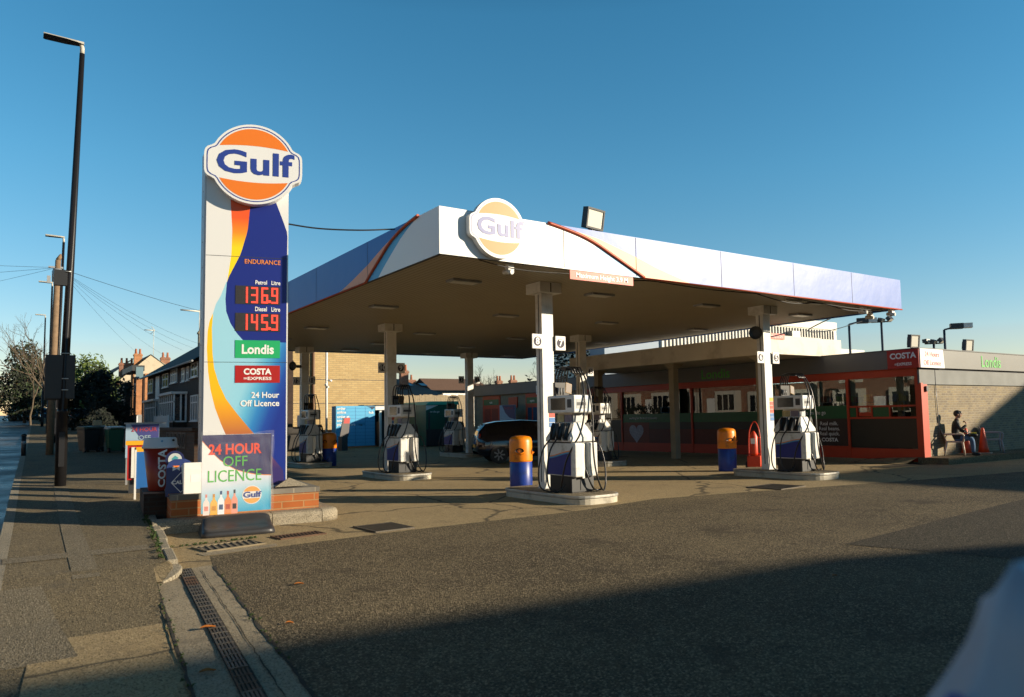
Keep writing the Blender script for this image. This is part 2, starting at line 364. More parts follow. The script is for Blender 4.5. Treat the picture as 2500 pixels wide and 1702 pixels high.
M['brickorange'] = brick('orange brick', HX('a85f2e'), HX('98511f'), HX('a07a50'), bw=0.34, bh=0.108, ms=0.011, var=0.3)
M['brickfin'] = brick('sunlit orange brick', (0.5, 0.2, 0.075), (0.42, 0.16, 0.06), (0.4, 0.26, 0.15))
M['stonewhite'] = mat('white stone surround', (0.6, 0.57, 0.5), .7, var=.1)
M['brickcap'] = brick('grey brick capping', (0.2, 0.18, 0.15), (0.15, 0.135, 0.11), (0.3, 0.26, 0.2), bw=0.34, bh=0.3, ms=0.011)
M['upvc'] = mat('white window frame', (0.75, 0.76, 0.77), 0.4, var=0.03)
M['hglass'] = mat('house glass', (0.02, 0.023, 0.028), 0.06, var=0.3, spec=0.8)
M['net'] = mat('net curtain', (0.16, 0.165, 0.18), 0.3, var=0.5, scale=3, spec=0.6)
M['pot'] = mat('terracotta pot', (0.38, 0.13, 0.06), 0.8, var=0.15)
M['hosem'] = mat('hose rubber', (0.012, 0.012, 0.013), 0.32, var=0.1)
M['amber'] = mat('amber sticker', HX('e0a21c'), 0.5)
M['locker'] = mat('locker blue', HX('4fa6d2'), 0.4, var=0.06)

# ------------------------------------------------------------------ ground, road, pavement
def sheet(name, pts, m, z, holes=None):
    mb = MB(); mb.poly([(x, y, z) for x, y in pts], 0); return struct(mb.build(name, m))
def strip(name, ys, xl, xr, dz, m, nx=1, zf=zs):
    mb = MB()
    for a, b in zip(ys, ys[1:]):
        for k in range(nx):
            la, lb = k/nx, (k+1)/nx
            X = lambda Y, q: xl(Y)+(xr(Y)-xl(Y))*q
            mb.add([(X(a, la), a, zf(a)+dz), (X(a, lb), a, zf(a)+dz), (X(b, lb), b, zf(b)+dz), (X(b, la), b, zf(b)+dz)], [(0, 1, 2, 3)])
    return struct(mb.build(name, m))
mb = MB(); mb.poly([(-700, -700, -0.6), (900, -700, -0.6), (900, 900, -0.6), (-700, 900, -0.6)])
struct(mb.build('ground', M['ground']))
XE = lambda Y: -0.35+0.03*Y                          # road edge of the pavement
XK = lambda Y: 1.50+0.1*(Y-9.2)                       # forecourt edge of the pavement
XD = lambda Y: 1.365+0.0975*(Y-9.19)                  # pavement / drain strip
YS = [-40, -20, -10, -4, 0, 3, 5, 6.5, 7.6, 8.4, 9.2]
YF = [9.2, 11, 13, 16, 18.5, 21, 24, 28, 34, 42, 50, 60, 75, 90, 120, 160, 200]
strip('pavement', YS, lambda Y: XE(Y)-0.0, XD, 0.004, M['pave'], 3)
strip('pavement', YF, XE, lambda Y: XK(Y) if Y < 21.5 else min(3.75, XK(21)+(Y-21)*0.35) if Y < 34 else 3.75+max(0, Y-40)*0.03, 0.004, M['pave'], 3)
strip('road', YS+YF[1:], lambda Y: XE(Y)-8.2, XE, -0.12, M['road'], 4)
strip('pavement', YS+YF[1:], lambda Y: XE(Y)-11.6, lambda Y: XE(Y)-8.2, 0.0, M['pave'], 2)
strip('kerb', YS+YF[1:], lambda Y: XE(Y), lambda Y: XE(Y)+0.13, 0.006, M['kerb'])
mb = MB()
for a, b in zip((YS+YF[1:]), (YS+YF[1:])[1:]):
    for X, d in ((XE, 0.0), (lambda Y: XE(Y)-8.2, 0.0)):
        mb.add([(X(a), a, zs(a)-0.12), (X(b), b, zs(b)-0.12), (X(b), b, zs(b)+0.006), (X(a), a, zs(a)+0.006)], [(0, 1, 2, 3)])
struct(mb.build('kerb', M['kerb']))
# trench patches in the pavement and worn flags
strip('pavement_patch', [8.9, 9.4, 10, 11, 12, 13, 14.5, 16, 18.5], lambda Y: 0.62+0.03*(Y-9), lambda Y: 0.86+0.03*(Y-9), 0.009, M['pave2'])
strip('pavement_patch', [10.2, 10.6], lambda Y: 0.05, lambda Y: 1.5, 0.010, M['pave2'])
strip('pavement_patch', [6.3, 7.6, 8.4, 8.8], lambda Y: -0.1, lambda Y: 0.5-0.05*(Y-6), 0.0075, M['pave2'])
# forecourt sheets
sheet('forecourt', [(-3.5, -40), (70, -40), (70, 75), (9.6, 75), (9.6, 46), (4.6, 46), (4.6, 15), (0.8, 14)], M['concrete'], 0.0)
mb = MB()
for a, b in zip([9.2, 11, 13, 15, 18, 21.5, 26, 34, 46], [11, 13, 15, 18, 21.5, 26, 34, 46]):
    def XR(Y): return XK(Y)+0.11
    def zz(Y): return max(0.004, zs(Y)-0.12) if Y > 14.8 else 0.002
    mb.add([(XR(a), a, zz(a)), (5.4, a, 0.002), (5.4, b, 0.002), (XR(b), b, zz(b))], [(0, 1, 2, 3)])
struct(mb.build('forecourt_edge', M['concrete']))
strip('garden_ground', [46, 60, 90, 130, 200], lambda Y: 3.75+max(0, Y-40)*0.03, lambda Y: 60, -0.03, M['soil'])
asph = [(1.95, 9.3), (2.1, 9.95), (2.6, 10.05), (4.86, 10.26), (7.9, 10.3), (10.15, 10.75), (12.4, 10.35), (14.2, 9.95), (17, 9.4), (22, 8.6), (60, 7.5), (60, -40), (-2.5, -40), (0.45, 0)]
asph = [(XD(9.3)+0.62, 9.3)]+asph[1:12]+[(XD(-40)+0.62, -40)]
sheet('apron', asph, M['asphalt'], 0.004)
sheet('tarmac_patch', [(8.3, 5.5), (13.1, 6.0), (22, 6.9), (22, 1.0), (11, 2.2), (8.8, 3.75)], M['newtar'], 0.008)
sheet('tarmac_patch', [(20.0, 12.6), (23.2, 12.35), (23.2, 11.75), (20.1, 11.9)], M['newtar'], 0.006)
# slabs of the foreground drain
sheet('drain_slab', [(XD(-20)+0.015, -20), (XD(-20)+0.61, -20), (XD(9.3)+0.61, 9.3), (XD(9.19)+0.015, 9.19)], M['drainconc'], 0.008)
mb = MB(); zf_ = zs(9.2)+.004
mb.add([(XD(8.4), 8.4, zs(8.4)+.004), (1.36, 8.56, .03), (1.43, 8.72, .042), (1.53, 8.97, .064), (1.57, 9.26, .078), (1.54, 9.32, zf_), (XD(9.2)-.02, 9.2, zf_), (XD(9.2)-.02, 9.0, zs(9.0)+.004)], [(0, 1, 2, 3, 4, 5, 6, 7)])
struct(mb.build('pavement', M['pave']))   # kerb_fill
# dark joints with tufts of moss
def joint(name, X, y0, y1, wd, z, m, seed):
    rr = random.Random(seed); mb = MB(); y = y0; L = []; 
    while y < y1:
        L.append((X(y)+rr.uniform(-.008, .008), y, wd*rr.uniform(.5, 1.5))); y += 0.11
    for (xa, ya, wa), (xb, yb, wb) in zip(L, L[1:]):
        mb.add([(xa-wa, ya, z), (xa+wa, ya, z), (xb+wb, yb, z), (xb-wb, yb, z)], [(0, 1, 2, 3)])
    return struct(mb.build(name, m))
joint('joint', lambda y: XD(y)+0.008, 0.5, 9.1, 0.011, 0.012, M['soil'], 1)
joint('joint', lambda y: XD(y)+0.615, 0.5, 9.2, 0.012, 0.012, M['soil'], 2)
joint('joint', lambda y: XD(y)+0.47, 3.5, 9.1, 0.004, 0.0125, M['soil'], 3)
def tufts(name, label, pts, seed, n=30, r=0.02):
    rr = random.Random(seed); mb = MB()
    for k in range(n):
        t = rr.random(); i = min(int(t*(len(pts)-1)), len(pts)-2); u = t*(len(pts)-1)-i
        x = pts[i][0]*(1-u)+pts[i+1][0]*u+rr.gauss(0, .02); y = pts[i][1]*(1-u)+pts[i+1][1]*u; z = pts[i][2]*(1-u)+pts[i+1][2]*u
        for q in range(9):
            a = rr.uniform(0, 2*pi); l = rr.uniform(.6, 1.6)*r; dx, dy = cos(a)*l, sin(a)*l; h = rr.uniform(.4, 1.2)*r*1.3
            px, py = -dy*.3, dx*.3
            mb.add([(x, y, z), (x+dx*.5+px, y+dy*.5+py, z+h), (x+dx, y+dy, z+h*.6), (x+dx*.5-px, y+dy*.5-py, z+h*.7)], [(0, 1, 2, 3)])
    o = mb.build(name, M['moss']); o['kind'] = 'stuff'; return tag(o, label, 'moss')
tufts('moss', 'green moss tufts along the back of the pavement kerb stones', [(XK(9.4)-.03, 9.4, .12), (XK(12)-.03, 12, .13), (XK(14)-.03, 14, .17)], 4, 90, .022)
tufts('moss', 'mossy weeds in the ground joint at the foot of the planter wall', [(1.75, 10.9, .01), (2.3, 10.95, .01), (2.9, 11.0, .01)], 5, 40, .022)
tufts('moss', 'small weeds in the joint along the drain slab', [(XD(5), 5, .012), (XD(9), 9, .012)], 6, 26, .014)
tufts('moss', 'weeds in the joint between drain slab and asphalt', [(XD(5)+.615, 5, .012), (XD(9)+.615, 9, .012)], 8, 22, .014)

# slot drain running toward the camera
t = thing('slot_drain', 'long iron slot drain set in the concrete strip beside the pavement', 'drain', (0, 0, 0))
y = -2.0; k = 0
dr0, dr1 = 0.25, 0.375
frame = MB(); 
frame.add([(XD(-2)+dr0, -2, .0135), (XD(-2)+dr1+.01, -2, .0135), (XD(9.25)+dr1+.01, 9.25, .0135), (XD(9.25)+dr0, 9.25, .0135)], [(0, 1, 2, 3)], 0)
frame.build('drain_bed', M['soil'], t)
while y < 9.1:
    mb = MB(); L = 0.48
    rr = random.Random(k)
    lift = rr.uniform(0, .004)
    for q in range(5):
        o = dr0+.008+q*.024
        mb.add([(XD(y)+o, y, .017+lift), (XD(y)+o+.014, y, .017+lift), (XD(y+L)+o+.014, y+L, .017+lift), (XD(y+L)+o, y+L, .017+lift),
                (XD(y)+o, y, .0), (XD(y)+o+.014, y, .0), (XD(y+L)+o+.014, y+L, .0), (XD(y+L)+o, y+L, .0)], [(0, 1, 2, 3), (0, 4, 5, 1), (1, 5, 6, 2), (0, 3, 7, 4), (3, 2, 6, 7)])
    for q in range(4):
        yy = y+q*L/3.02
        mb.box(XD(yy)+dr0+.008, XD(yy)+dr1, yy, yy+.018, .0, .0185+lift)
    mb.build('grate', M['iron'] if k % 7 else M['rust'], t); y += L+.006; k += 1
# kerb stones along the forecourt side of the pavement
kx = [(9.28, 10.12), (10.14, 10.98), (11.0, 11.85), (11.9, 12.75), (12.8, 13.7), (13.75, 14.6), (14.65, 15.5), (15.55, 16.5), (16.55, 17.5), (17.55, 18.6), (18.65, 19.7), (19.75, 21.2)]
kl = ['rounded end kerb stone at the front corner of the pavement']+['concrete kerb stone along the forecourt edge of the pavement']*11
for i, (a, b) in enumerate(kx):
    mb = MB(); W = .115
    za, zb = zs(a), zs(b)
    j = random.Random(i).uniform(-.012, .012)
    mb.add([(XK(a)+j, a, -.05), (XK(a)+W+j, a, -.05), (XK(b)+W+j, b, -.05), (XK(b)+j, b, -.05), (XK(a)+j, a, za+.012), (XK(a)+W+j, a, za+.012), (XK(b)+W+j, b, zb+.012), (XK(b)+j, b, zb+.012)],
           [(4, 5, 6, 7), (0, 1, 5, 4), (1, 2, 6, 5), (2, 3, 7, 6), (3, 0, 4, 7)])
    tag(mb.build('kerb_stone', M['kerb'], bev=.018), kl[i], 'kerb stone', 'kerb stones beside the forecourt')
mb = MB(); P = smooth([(1.33, 8.62, .03), (1.46, 8.78, .05), (1.56, 9.02, .07), (1.575, 9.27, .075)], 4)
for a, b in zip(P, P[1:]):
    d = (b-a).normalized(); n = Vector((-d.y, d.x, 0))*.065
    mb.add([a+n, a-n, b-n, b+n, a+n-Vector((0, 0, a.z+.05)), a-n-Vector((0, 0, a.z+.05)), b-n-Vector((0, 0, b.z+.05)), b+n-Vector((0, 0, b.z+.05))], [(0, 1, 2, 3), (1, 5, 6, 2), (0, 3, 7, 4), (0, 4, 5, 1), (3, 2, 6, 7)])
for p in (): pass
tag(mb.build('kerb_stone', M['kerb'], bev=.012), 'dropped kerb stone curving down at the end of the pavement', 'kerb stone', 'kerb stones beside the forecourt')
# gully grates on the forecourt
M['recess'] = mat('grate recess', (.085, .068, .045), .9)
def grate(label, loc, rz, L, W, m, n, diag=0.0):
    t = thing('gully_grate', label, 'drain cover', loc, rz)
    mb = MB(); mb.box(-L/2, L/2, -W/2, W/2, .005, .010); mb.build('recess', M['recess'], t)
    mb = MB()
    for k in range(n):
        x = -L/2+.02+(L-.04)*k/(n-1)
        mb.add([(x-.012-diag, -W/2, .019), (x+.012-diag, -W/2, .019), (x+.012+diag, W/2, .019), (x-.012+diag, W/2, .019)], [(0, 1, 2, 3)])
        mb.add([(x-.012-diag, -W/2, .019), (x-.012+diag, W/2, .019), (x-.012+diag, W/2, .004), (x-.012-diag, -W/2, .004)], [(0, 1, 2, 3)])
    mb.build('bars', m, t)
    mb = MB()
    for a in ((-L/2-.025, L/2+.025, -W/2-.025, -W/2), (-L/2-.025, L/2+.025, W/2, W/2+.025), (-L/2-.025, -L/2, -W/2, W/2), (L/2, L/2+.025, -W/2, W/2)): mb.box(*a, .002, .021)
    mb.build('frame', m, t)
grate('worn concrete gully grate with slanting slots in front of the planter', (2.46, 10.58, 0), .2, .72, .42, mat('worn concrete bars', (.2, .16, .1), .9, var=.3, scale=12), 9, .05)
grate('rusty red gully grate in the middle of three near the planter', (3.45, 10.85, 0), .12, .62, .3, M['rust'], 12, .04)
grate('square iron gully grate right of the planter', (4.68, 10.75, 0), .05, .58, .72, M['iron'], 15)
grate('iron manhole grate in front of the right pump island', (13.6, 10.6, 0), .1, .9, .8, M['iron'], 12, .05)
# slabs of repaired concrete round the grates
sheet('concrete_patch', [(2.05, 9.98), (2.95, 10.12), (3.0, 10.35), (2.0, 10.25)], M['drainconc'], 0.0075)
# fallen leaves and litter
lm = mat('dead leaf', HX('a5601c'), 0.8, var=0.3)
for (x, y, z, r, l) in ((1.345, 6.43, .022, .055, 'curled brown leaf lying on the slot drain'), (1.12, 5.35, .012, .05, 'brown leaf lying on the concrete strip in the shadow edge'), (2.42, 7.6, .01, .045, 'small brown leaf alone on the near asphalt'), (6.6, 4.5, .014, .035, 'tiny yellow leaf lying on the new tarmac'), (1.9, 6.2, .01, .03, 'scrap of pale leaf by the asphalt edge')):
    mb = MB(); mb.grid(lambda u, v: (x+(u-.5)*2*r+.01*sin(v*9), y+(v-.5)*r*sin(pi*min(max(u, .06), .94))*1.2, z+.006+.008*(v-.5)**2*4+.006*sin(u*4)), 7, 4)
    tag(mb.build('leaf', lm, rz=0), l, 'leaf', 'dead leaves')

# ------------------------------------------------------------------ canopy
CX0, CX1, CY0, CY1, CZ0, CZ1 = 5.78, 19.71, 11.0, 29.4, 4.30, 5.10
M['soffit'] = None
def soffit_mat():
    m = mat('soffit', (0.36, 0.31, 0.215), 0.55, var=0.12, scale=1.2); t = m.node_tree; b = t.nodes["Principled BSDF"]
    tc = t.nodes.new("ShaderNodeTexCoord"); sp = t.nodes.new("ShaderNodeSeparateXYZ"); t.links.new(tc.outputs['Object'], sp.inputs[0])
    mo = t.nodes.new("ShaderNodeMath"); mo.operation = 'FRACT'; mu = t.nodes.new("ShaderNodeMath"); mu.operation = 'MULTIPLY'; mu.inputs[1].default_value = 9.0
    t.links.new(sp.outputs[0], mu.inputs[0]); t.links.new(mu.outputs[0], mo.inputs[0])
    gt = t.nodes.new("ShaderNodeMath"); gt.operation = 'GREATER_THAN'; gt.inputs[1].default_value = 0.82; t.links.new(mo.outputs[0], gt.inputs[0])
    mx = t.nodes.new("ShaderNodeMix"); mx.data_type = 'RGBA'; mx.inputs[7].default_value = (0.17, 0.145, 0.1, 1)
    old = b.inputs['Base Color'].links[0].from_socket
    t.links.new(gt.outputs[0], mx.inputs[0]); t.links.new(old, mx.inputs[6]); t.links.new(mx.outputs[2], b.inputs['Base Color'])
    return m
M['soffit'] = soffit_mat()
can = thing('petrol_canopy', 'large flat petrol station canopy with blue and white fascia on white columns', 'canopy', (0, 0, 0))
mb = MB(); mb.box(CX0+.08, CX1-.08, CY0+.08, CY1-.08, CZ0+.03, CZ0+.08); mb.build('soffit', M['soffit'], can)
mb = MB(); mb.box(CX0+.08, CX1-.08, CY0+.08, CY1-.08, CZ1-.3, CZ1-.25); mb.build('roof_deck', M['dark'], can)
ZL = [4.3, 4.36, 4.45, 4.55, 4.65, 4.75, 4.85, 4.95, 5.02, 5.07, 5.1]
def fascia(name, d1, d2, d3, length, place, seams):
    """d* : curve distance from the near corner as function of height; place(d, depth, z)"""
    mb = MB()
    def reg(f, g, m):
        for a, b in zip(ZL, ZL[1:]):
            mb.add([place(f(a), 0, a), place(g(a), 0, a), place(g(b), 0, b), place(f(b), 0, b)], [(0, 1, 2, 3)], m)
    zero = lambda z: 0.0; end = lambda z: length
    s1 = lambda z: interp(d1, z); s2 = lambda z: interp(d2, z); s3 = lambda z: interp(d3, z)
    reg(zero, s1, 0); reg(s1, s2, 2); reg(s2, s3, 3); reg(s3, end, 1)
    A = [place(0, 0, CZ0), place(length, 0, CZ0), place(length, .08, CZ0), place(0, .08, CZ0)]
    B = [place(0, 0, CZ1), place(length, 0, CZ1), place(length, .08, CZ1), place(0, .08, CZ1)]
    mb.poly(A, 4); mb.poly(B, 0); mb.poly([A[3], A[2], B[2], B[3]], 4); mb.poly([A[1], A[2], B[2], B[1]], 1)
    for sd in seams:
        mb.add([place(sd, -.003, CZ0+.02), place(sd+.012, -.003, CZ0+.02), place(sd+.012, -.003, CZ1-.01), place(sd, -.003, CZ1-.01)], [(0, 1, 2, 3)], 4)
    o = mb.build(name, [M['fwhite'], M['fblue'], M['fsky'], M['forange'], M['seam']], can, recalc=False)
    tb = MB(); pts = smooth([place(s2(z)+.0, -.015, z) for z in (5.105, 5.05, 4.96, 4.85, 4.7, 4.55, 4.42, 4.31)], 4)
    tb.tube(pts, .03, 6)
    e = place(length, -.01, CZ0-.005); st = place(s2(4.3), -.01, CZ0-.005)
    tb.tube([st, e], .019, 6)
    tb.build('orange_trim', M['trim'], can)
    return o
fascia('front_fascia', [(4.3, 3.97), (4.45, 3.8), (4.6, 3.62), (4.8, 3.32), (4.97, 2.97), (5.1, 2.3)],
       [(4.3, 4.55), (4.33, 4.49), (4.65, 3.775), (4.87, 3.274), (5.015, 2.79), (5.1, 2.2)],
       [(4.3, 5.9), (4.45, 5.25), (4.55, 4.85), (4.72, 4.3), (4.98, 3.3), (5.1, 2.25)], CX1-CX0,
       lambda d, q, z: (CX0+d, CY0+q, z), [2.55, 4.33, 6.8, 9.3, 11.65])
fascia('side_fascia', [(4.3, 2.5), (4.45, 2.25), (4.6, 1.98), (4.9, 1.4), (5.1, .8)],
       [(4.3, 3.06), (4.33, 3.02), (4.66, 2.36), (4.88, 1.9), (5.03, 1.37), (5.1, .75)],
       [(4.3, 4.7), (4.38, 4.15), (4.5, 3.6), (4.65, 2.95), (4.8, 2.45), (5.0, 1.65), (5.1, .8)], CY1-CY0,
       lambda d, q, z: (CX0+q, CY0+d, z), [3.0, 6.0, 8.05, 11, 14, 17])
mb = MB(); mb.box(CX0+.08, CX1, CY1-.08, CY1, CZ0, CZ1); mb.build('rear_fascia', M['fblue'], can)
mb = MB(); mb.box(CX1-.08, CX1-.001, CY0+.08, CY1-.08, CZ0, CZ1); mb.build('end_fascia', M['fblue'], can)
CU, CV = (9.05, 16.0), (12.66, 20.28, 27.89)
for cx in CU:
    for cy in CV:
        mb = MB(); mb.box(cx-.14, cx+.14, cy-.11, cy+.11, .14, 4.12); mb.box(cx-.144, cx-.139, cy-.012, cy+.012, .3, 4.1, 1)
        mb.box(cx-.17, cx+.17, cy-.15, cy+.15, .13, .17, 2)
        c = mb.build('column', [M['whitecol'], M['seam'], M['grey']], can)
        mb = MB(); mb.box(cx-.27, cx+.27, cy-.25, cy+.25, 4.12, 4.33); mb.box(cx-.012, cx+.012, cy-.253, cy-.249, 4.13, 4.32, 1)
        mb.build('capital', [M['whitecol'], M['seam']], c)
for x in (7.42, 10.9, 14.4, 18.2):
    for y in (13.1, 17.0, 21.8, 25.3, 28.2):
        mb = MB(); mb.box(x-.32, x+.32, y-.16, y+.16, 4.285, 4.335, 0); mb.box(x-.27, x+.27, y-.12, y+.12, 4.279, 4.286, 1)
        l = mb.build('ceiling_light', [M['grey'], M['lens']], can)
mb = MB()
mb.tube(smooth([(9.0, 11.12, 4.3), (9.7, 11.13, 4.22), (10.6, 11.12, 4.29), (12.2, 11.13, 4.26), (14, 11.12, 4.29)], 8), .012, 5)
mb.tube(smooth([(14, 11.2, 4.3), (15.2, 11.2, 4.18), (16.4, 11.2, 4.26), (17.6, 11.2, 4.16), (19.3, 11.2, 4.25)], 8), .014, 5)
mb.tube(smooth([(6.6, 11.12, 4.3), (7.4, 11.14, 4.22), (8.4, 11.13, 4.24), (9.0, 11.12, 4.3)], 8), .01, 5)
mb.tube(smooth([(15.0, 11.12, 4.3), (16.2, 11.12, 4.24), (18, 11.12, 4.21), (19.0, 11.14, 4.28)], 8), .011, 5)
mb.build('loose_wiring', M['rubber'], can)
mb = MB(); 
for x in (15.1, 15.9): mb.box(x, x+.6, 11.25, 11.31, 4.24, 4.29)
mb.build('strip_light', M['lens'], can)

# logo discs ---------------------------------------------------------------
def emblem(name, label, r, loc, rz, depth, fs):
    t = thing(name, label, 'logo sign', loc, rz)
    def outline(k, n=96):
        R = r*(1-k); bw, bh, cr = r*1.13-r*k, r*.43-r*k*.7, r*.16
        pts = []
        for i in range(n):
            a = 2*pi*i/n; ca, sa = abs(cos(a)), abs(sin(a))
            # rounded band
            e = 6.0; rb = 1/((ca/bw)**e+(sa/bh)**e)**(1/e)
            h = max(R, rb); d = abs(R-rb)
            if d < cr*.5: h += (cr*.5-d)**2/(cr*2.2)
            pts.append((h*cos(a), h*sin(a)))
        return pts
    mb = MB(); mb.prism(outline(0), 'y', 0, depth, 0)
    A, B = outline(.055), outline(.08)
    n = len(A)
    mb.add([(x, -.002, z) for x, z in A]+[(x, -.002, z) for x, z in B], [(i, (i+1) % n, n+(i+1) % n, n+i) for i in range(n)], 1)
    for sgn in (1, -1):
        pts = []; rr = r*.885; y0 = r*.40; a0 = math.asin(y0/rr)
        for i in range(33):
            a = a0+(pi-2*a0)*i/32; pts.append((rr*cos(a), -.002, sgn*rr*sin(a)))
        x1 = -rr*cos(a0)
        for i in range(1, 16):
            u = i/16; x = x1*(1-2*u); pts.append((x, -.002, sgn*(y0+.06*r*(1-(x/x1)**2))))
        mb.add(pts, [list(range(len(pts)))], 2)
    mb.build('emblem_plate', [M['fwhite'], M['navy2'], M['orange']], t)
    text('Gulf', r*.80, M['navy2'], t, 0, -.004, r*.0, bold=.018*r, sx=1.28)
    return t
emblem('logo_sign', 'round orange and white logo sign washed out by glare on the front of the canopy', .52, (6.86, 10.86, 4.83), 0, .12, 1)
mb = MB(); t = thing('height_sign', 'red maximum height sign hanging under the white front fascia', 'height sign', (9.22, 10.97, 4.2), 0)
mb.box(-.775, .775, 0, .02, -.085, .085); mb.build('sign_board', M['hred'], t)
text('Maximum Height 3.9 M', .125, M['txt'], t, 0, -.003, 0, bold=.002, sx=1.08)
def floodlight(label, loc, rz, wd=.56, ht=.42, tilt=-.45, group=None, post=.14):
    t = thing('floodlight', label, 'floodlight', loc, rz, group)
    Rm = Matrix.Translation((0, 0, post)) @ Matrix.Rotation(tilt, 4, 'X')
    mb = MB(); mb.prism([(-wd/2, 0), (wd/2, 0), (wd/2, ht), (-wd/2, ht)], 'y', 0, .1); 
    mb.prism([(-wd*.3, ht*.2), (wd*.3, ht*.2), (wd*.3, ht*.8), (-wd*.3, ht*.8)], 'y', .1, .17)
    for a in ((-wd/2, wd/2, 0, .035), (-wd/2, wd/2, ht-.035, ht)): mb.box(a[0], a[1], -.03, 0, a[2], a[3])
    for a in ((-wd/2, -wd/2+.035), (wd/2-.035, wd/2)): mb.box(a[0], a[1], -.03, 0, .035, ht-.035)
    mb.xf(Rm).build('housing', M['dark'], t)
    mb = MB(); mb.box(-wd/2+.036, wd/2-.036, -.012, -.002, .036, ht-.036); mb.xf(Rm).build('lens', M['lens'], t)
    mb = MB(); mb.box(-.05, .05, .0, .1, 0, post+.05); mb.build('bracket', M['dark'], t)
    return t
floodlight('large square floodlight standing alone on the canopy roof edge', (9.3, 11.3, 5.08), .2, .52, .40, .18)
floodlight('small floodlight seen edge on above the blue side fascia', (5.95, 17.1, 5.06), -1.57, .3, .2, -.9, post=.06)
def dome(label, loc, hang=.1):
    t = thing('security_camera', label, 'security camera', loc)
    mb = MB(); mb.box(-.06, .06, -.06, .06, 0, hang); mb.build('mount', M['white'], t)
    mb = MB(); mb.tube([(-.05, .1, -.02), (-.02, -.12, -.05)], .045, 10); mb.build('camera_body', M['whitecol'], t)
    mb = MB(); mb.ball((0, .0, -.03), .06, .06, .06, 0, 10, 6); mb.build('dome', M['screen'], t)
for l, x, y in (('white camera under the canopy near its front left corner', 7.27, 11.2), ('white camera under the right end of the front fascia', 18.3, 11.25), ('camera hanging at the far right tip of the canopy', 19.4, 11.12), ('camera hanging just inside the right tip of the canopy', 19.5, 11.8)):
    dome(l, (x, y, 4.2))
def horn(label, loc, rz):
    t = thing('horn_speaker', label, 'speaker', loc, rz)
    mb = MB(); mb.lathe([(.03, 0), (.05, .06), (.1, .16), (.17, .24), (.165, .235), (.09, .15)], 16); mb.xf(Matrix.Rotation(pi/2, 4, 'X')).build('horn', M['dark'], t)
    mb = MB(); mb.box(-.05, .05, 0, .16, -.05, .05); mb.box(-.03, .03, .14, .3, -.03, .03); mb.build('driver', M['dark'], t)
horn('black horn loudspeaker on the front right canopy column', (15.72, 12.62, 3.62), -1.1)
horn('black horn loudspeaker on the far left canopy column', (8.72, 27.7, 3.6), -1.0)

M['discdark'] = mat('number disc', (.05, .045, .07), .6, spec=.3)
def numsign(label, n, loc, m):
    t = thing('pump_number_sign', label, 'number sign', loc, 0, 'pump number plates on the canopy columns')
    mb = MB(); mb.box(-.13, .13, 0, .025, -.15, .15); mb.build('plate', m, t, bev=.012)
    mb = MB(); mb.prism([(.095*cos(a*pi/12), .095*sin(a*pi/12)) for a in range(24)], 'y', -.004, 0); mb.build('number_disc', M['discdark'], t)
    text(str(n), .19, M['txt'], t, 0, -.007, 0, bold=.004)
for (n, x, y, z, l) in ((8, 8.76, 12.5, 3.12, 'white plate numbered 8 left of the nearest canopy column'), (7, 9.34, 12.5, 3.1, 'white plate numbered 7 right of the nearest canopy column'),
                        (10, 8.74, 20.12, 3.07, 'plate numbered 10 on the middle column of the left row'), (9, 9.3, 20.12, 3.07, 'plate numbered 9 on the middle column of the left row'),
                        (12, 8.72, 27.74, 3.07, 'left number plate on the far left canopy column'), (11, 9.28, 27.74, 3.1, 'right number plate on the far left canopy column'),
                        (6, 15.66, 12.5, 3.0, 'white plate left of the front right canopy column'), (5, 16.27, 12.5, 3.0, 'white plate right of the front right canopy column'),
                        (4, 15.72, 20.12, 3.1, 'number plate left on the right row middle column'), (3, 16.28, 20.12, 3.1, 'number plate right on the right row middle column'),
                        (2, 15.55, 27.74, 3.2, 'dark plate left of the far right canopy column'), (1, 16.3, 27.74, 3.2, 'dark plate right of the far right canopy column')):
    numsign(l, n, (x, y, z), M['white'])
mb = MB(); mb.tube(smooth([(3.86, 12.93, 4.97), (4.4, 12.82, 4.93), (5.1, 12.68, 4.96), (5.75, 12.66, 5.06)], 6), .014, 6)
tag(mb.build('cable', M['rubber']), 'black cable strung from the price sign to the canopy side', 'cable')
mb = MB(); mb.tube(smooth([(19.6, 13, 4.33), (24, 17, 4.55), (30, 20, 5.2), (38.3, 23.6, 6.5)], 8), .02, 5)
tag(mb.build('cable', M['rubber']), 'black cable running from the right canopy edge to a lamp post', 'cable')
# ------------------------------------------------------------------ pump islands
def island(label, loc):
    t = thing('pump_island', label, 'pump island', loc, 0, 'kerbed pump islands')
    def shape(w, l, r):
        P = []
        for cx, cy, a0 in ((w-r, l-r, 0), (-w+r, l-r, 90), (-w+r, -l+r, 180), (w-r, -l+r, 270)):
            for k in range(7):
                a = RD(a0+15*k); P.append((cx+r*cos(a), cy+r*sin(a)))
        return P
    mb = MB(); mb.prism(shape(.56, 1.33, .38), 'z', -.02, .105); mb.build('kerb_base', M['isl'], t, bev=.012)
    mb = MB(); mb.prism(shape(.575, 1.345, .39), 'z', .112, .16); mb.build('steel_rim', M['islrim'], t, bev=.008)
    mb = MB(); mb.prism(shape(.53, 1.3, .35), 'z', .155, .164); mb.build('top_slab', M['isltop'], t)
M['isl'] = mat('island kerb', (0.46, 0.42, 0.33), 0.6, var=0.25, scale=4, dirt=(0.2, 0.17, 0.12), dscale=3, bump=.2)
M['islrim'] = mat('island rim', (0.42, 0.41, 0.37), 0.42, .35, var=0.25, scale=5, dirt=(0.15, 0.13, 0.1), dscale=3)
M['isltop'] = ground_mat('island top', (0.2, 0.155, 0.09), (0.3, 0.24, 0.15), (0.4, 0.34, 0.25), 60, stain=(.09, .07, .045), big=2)
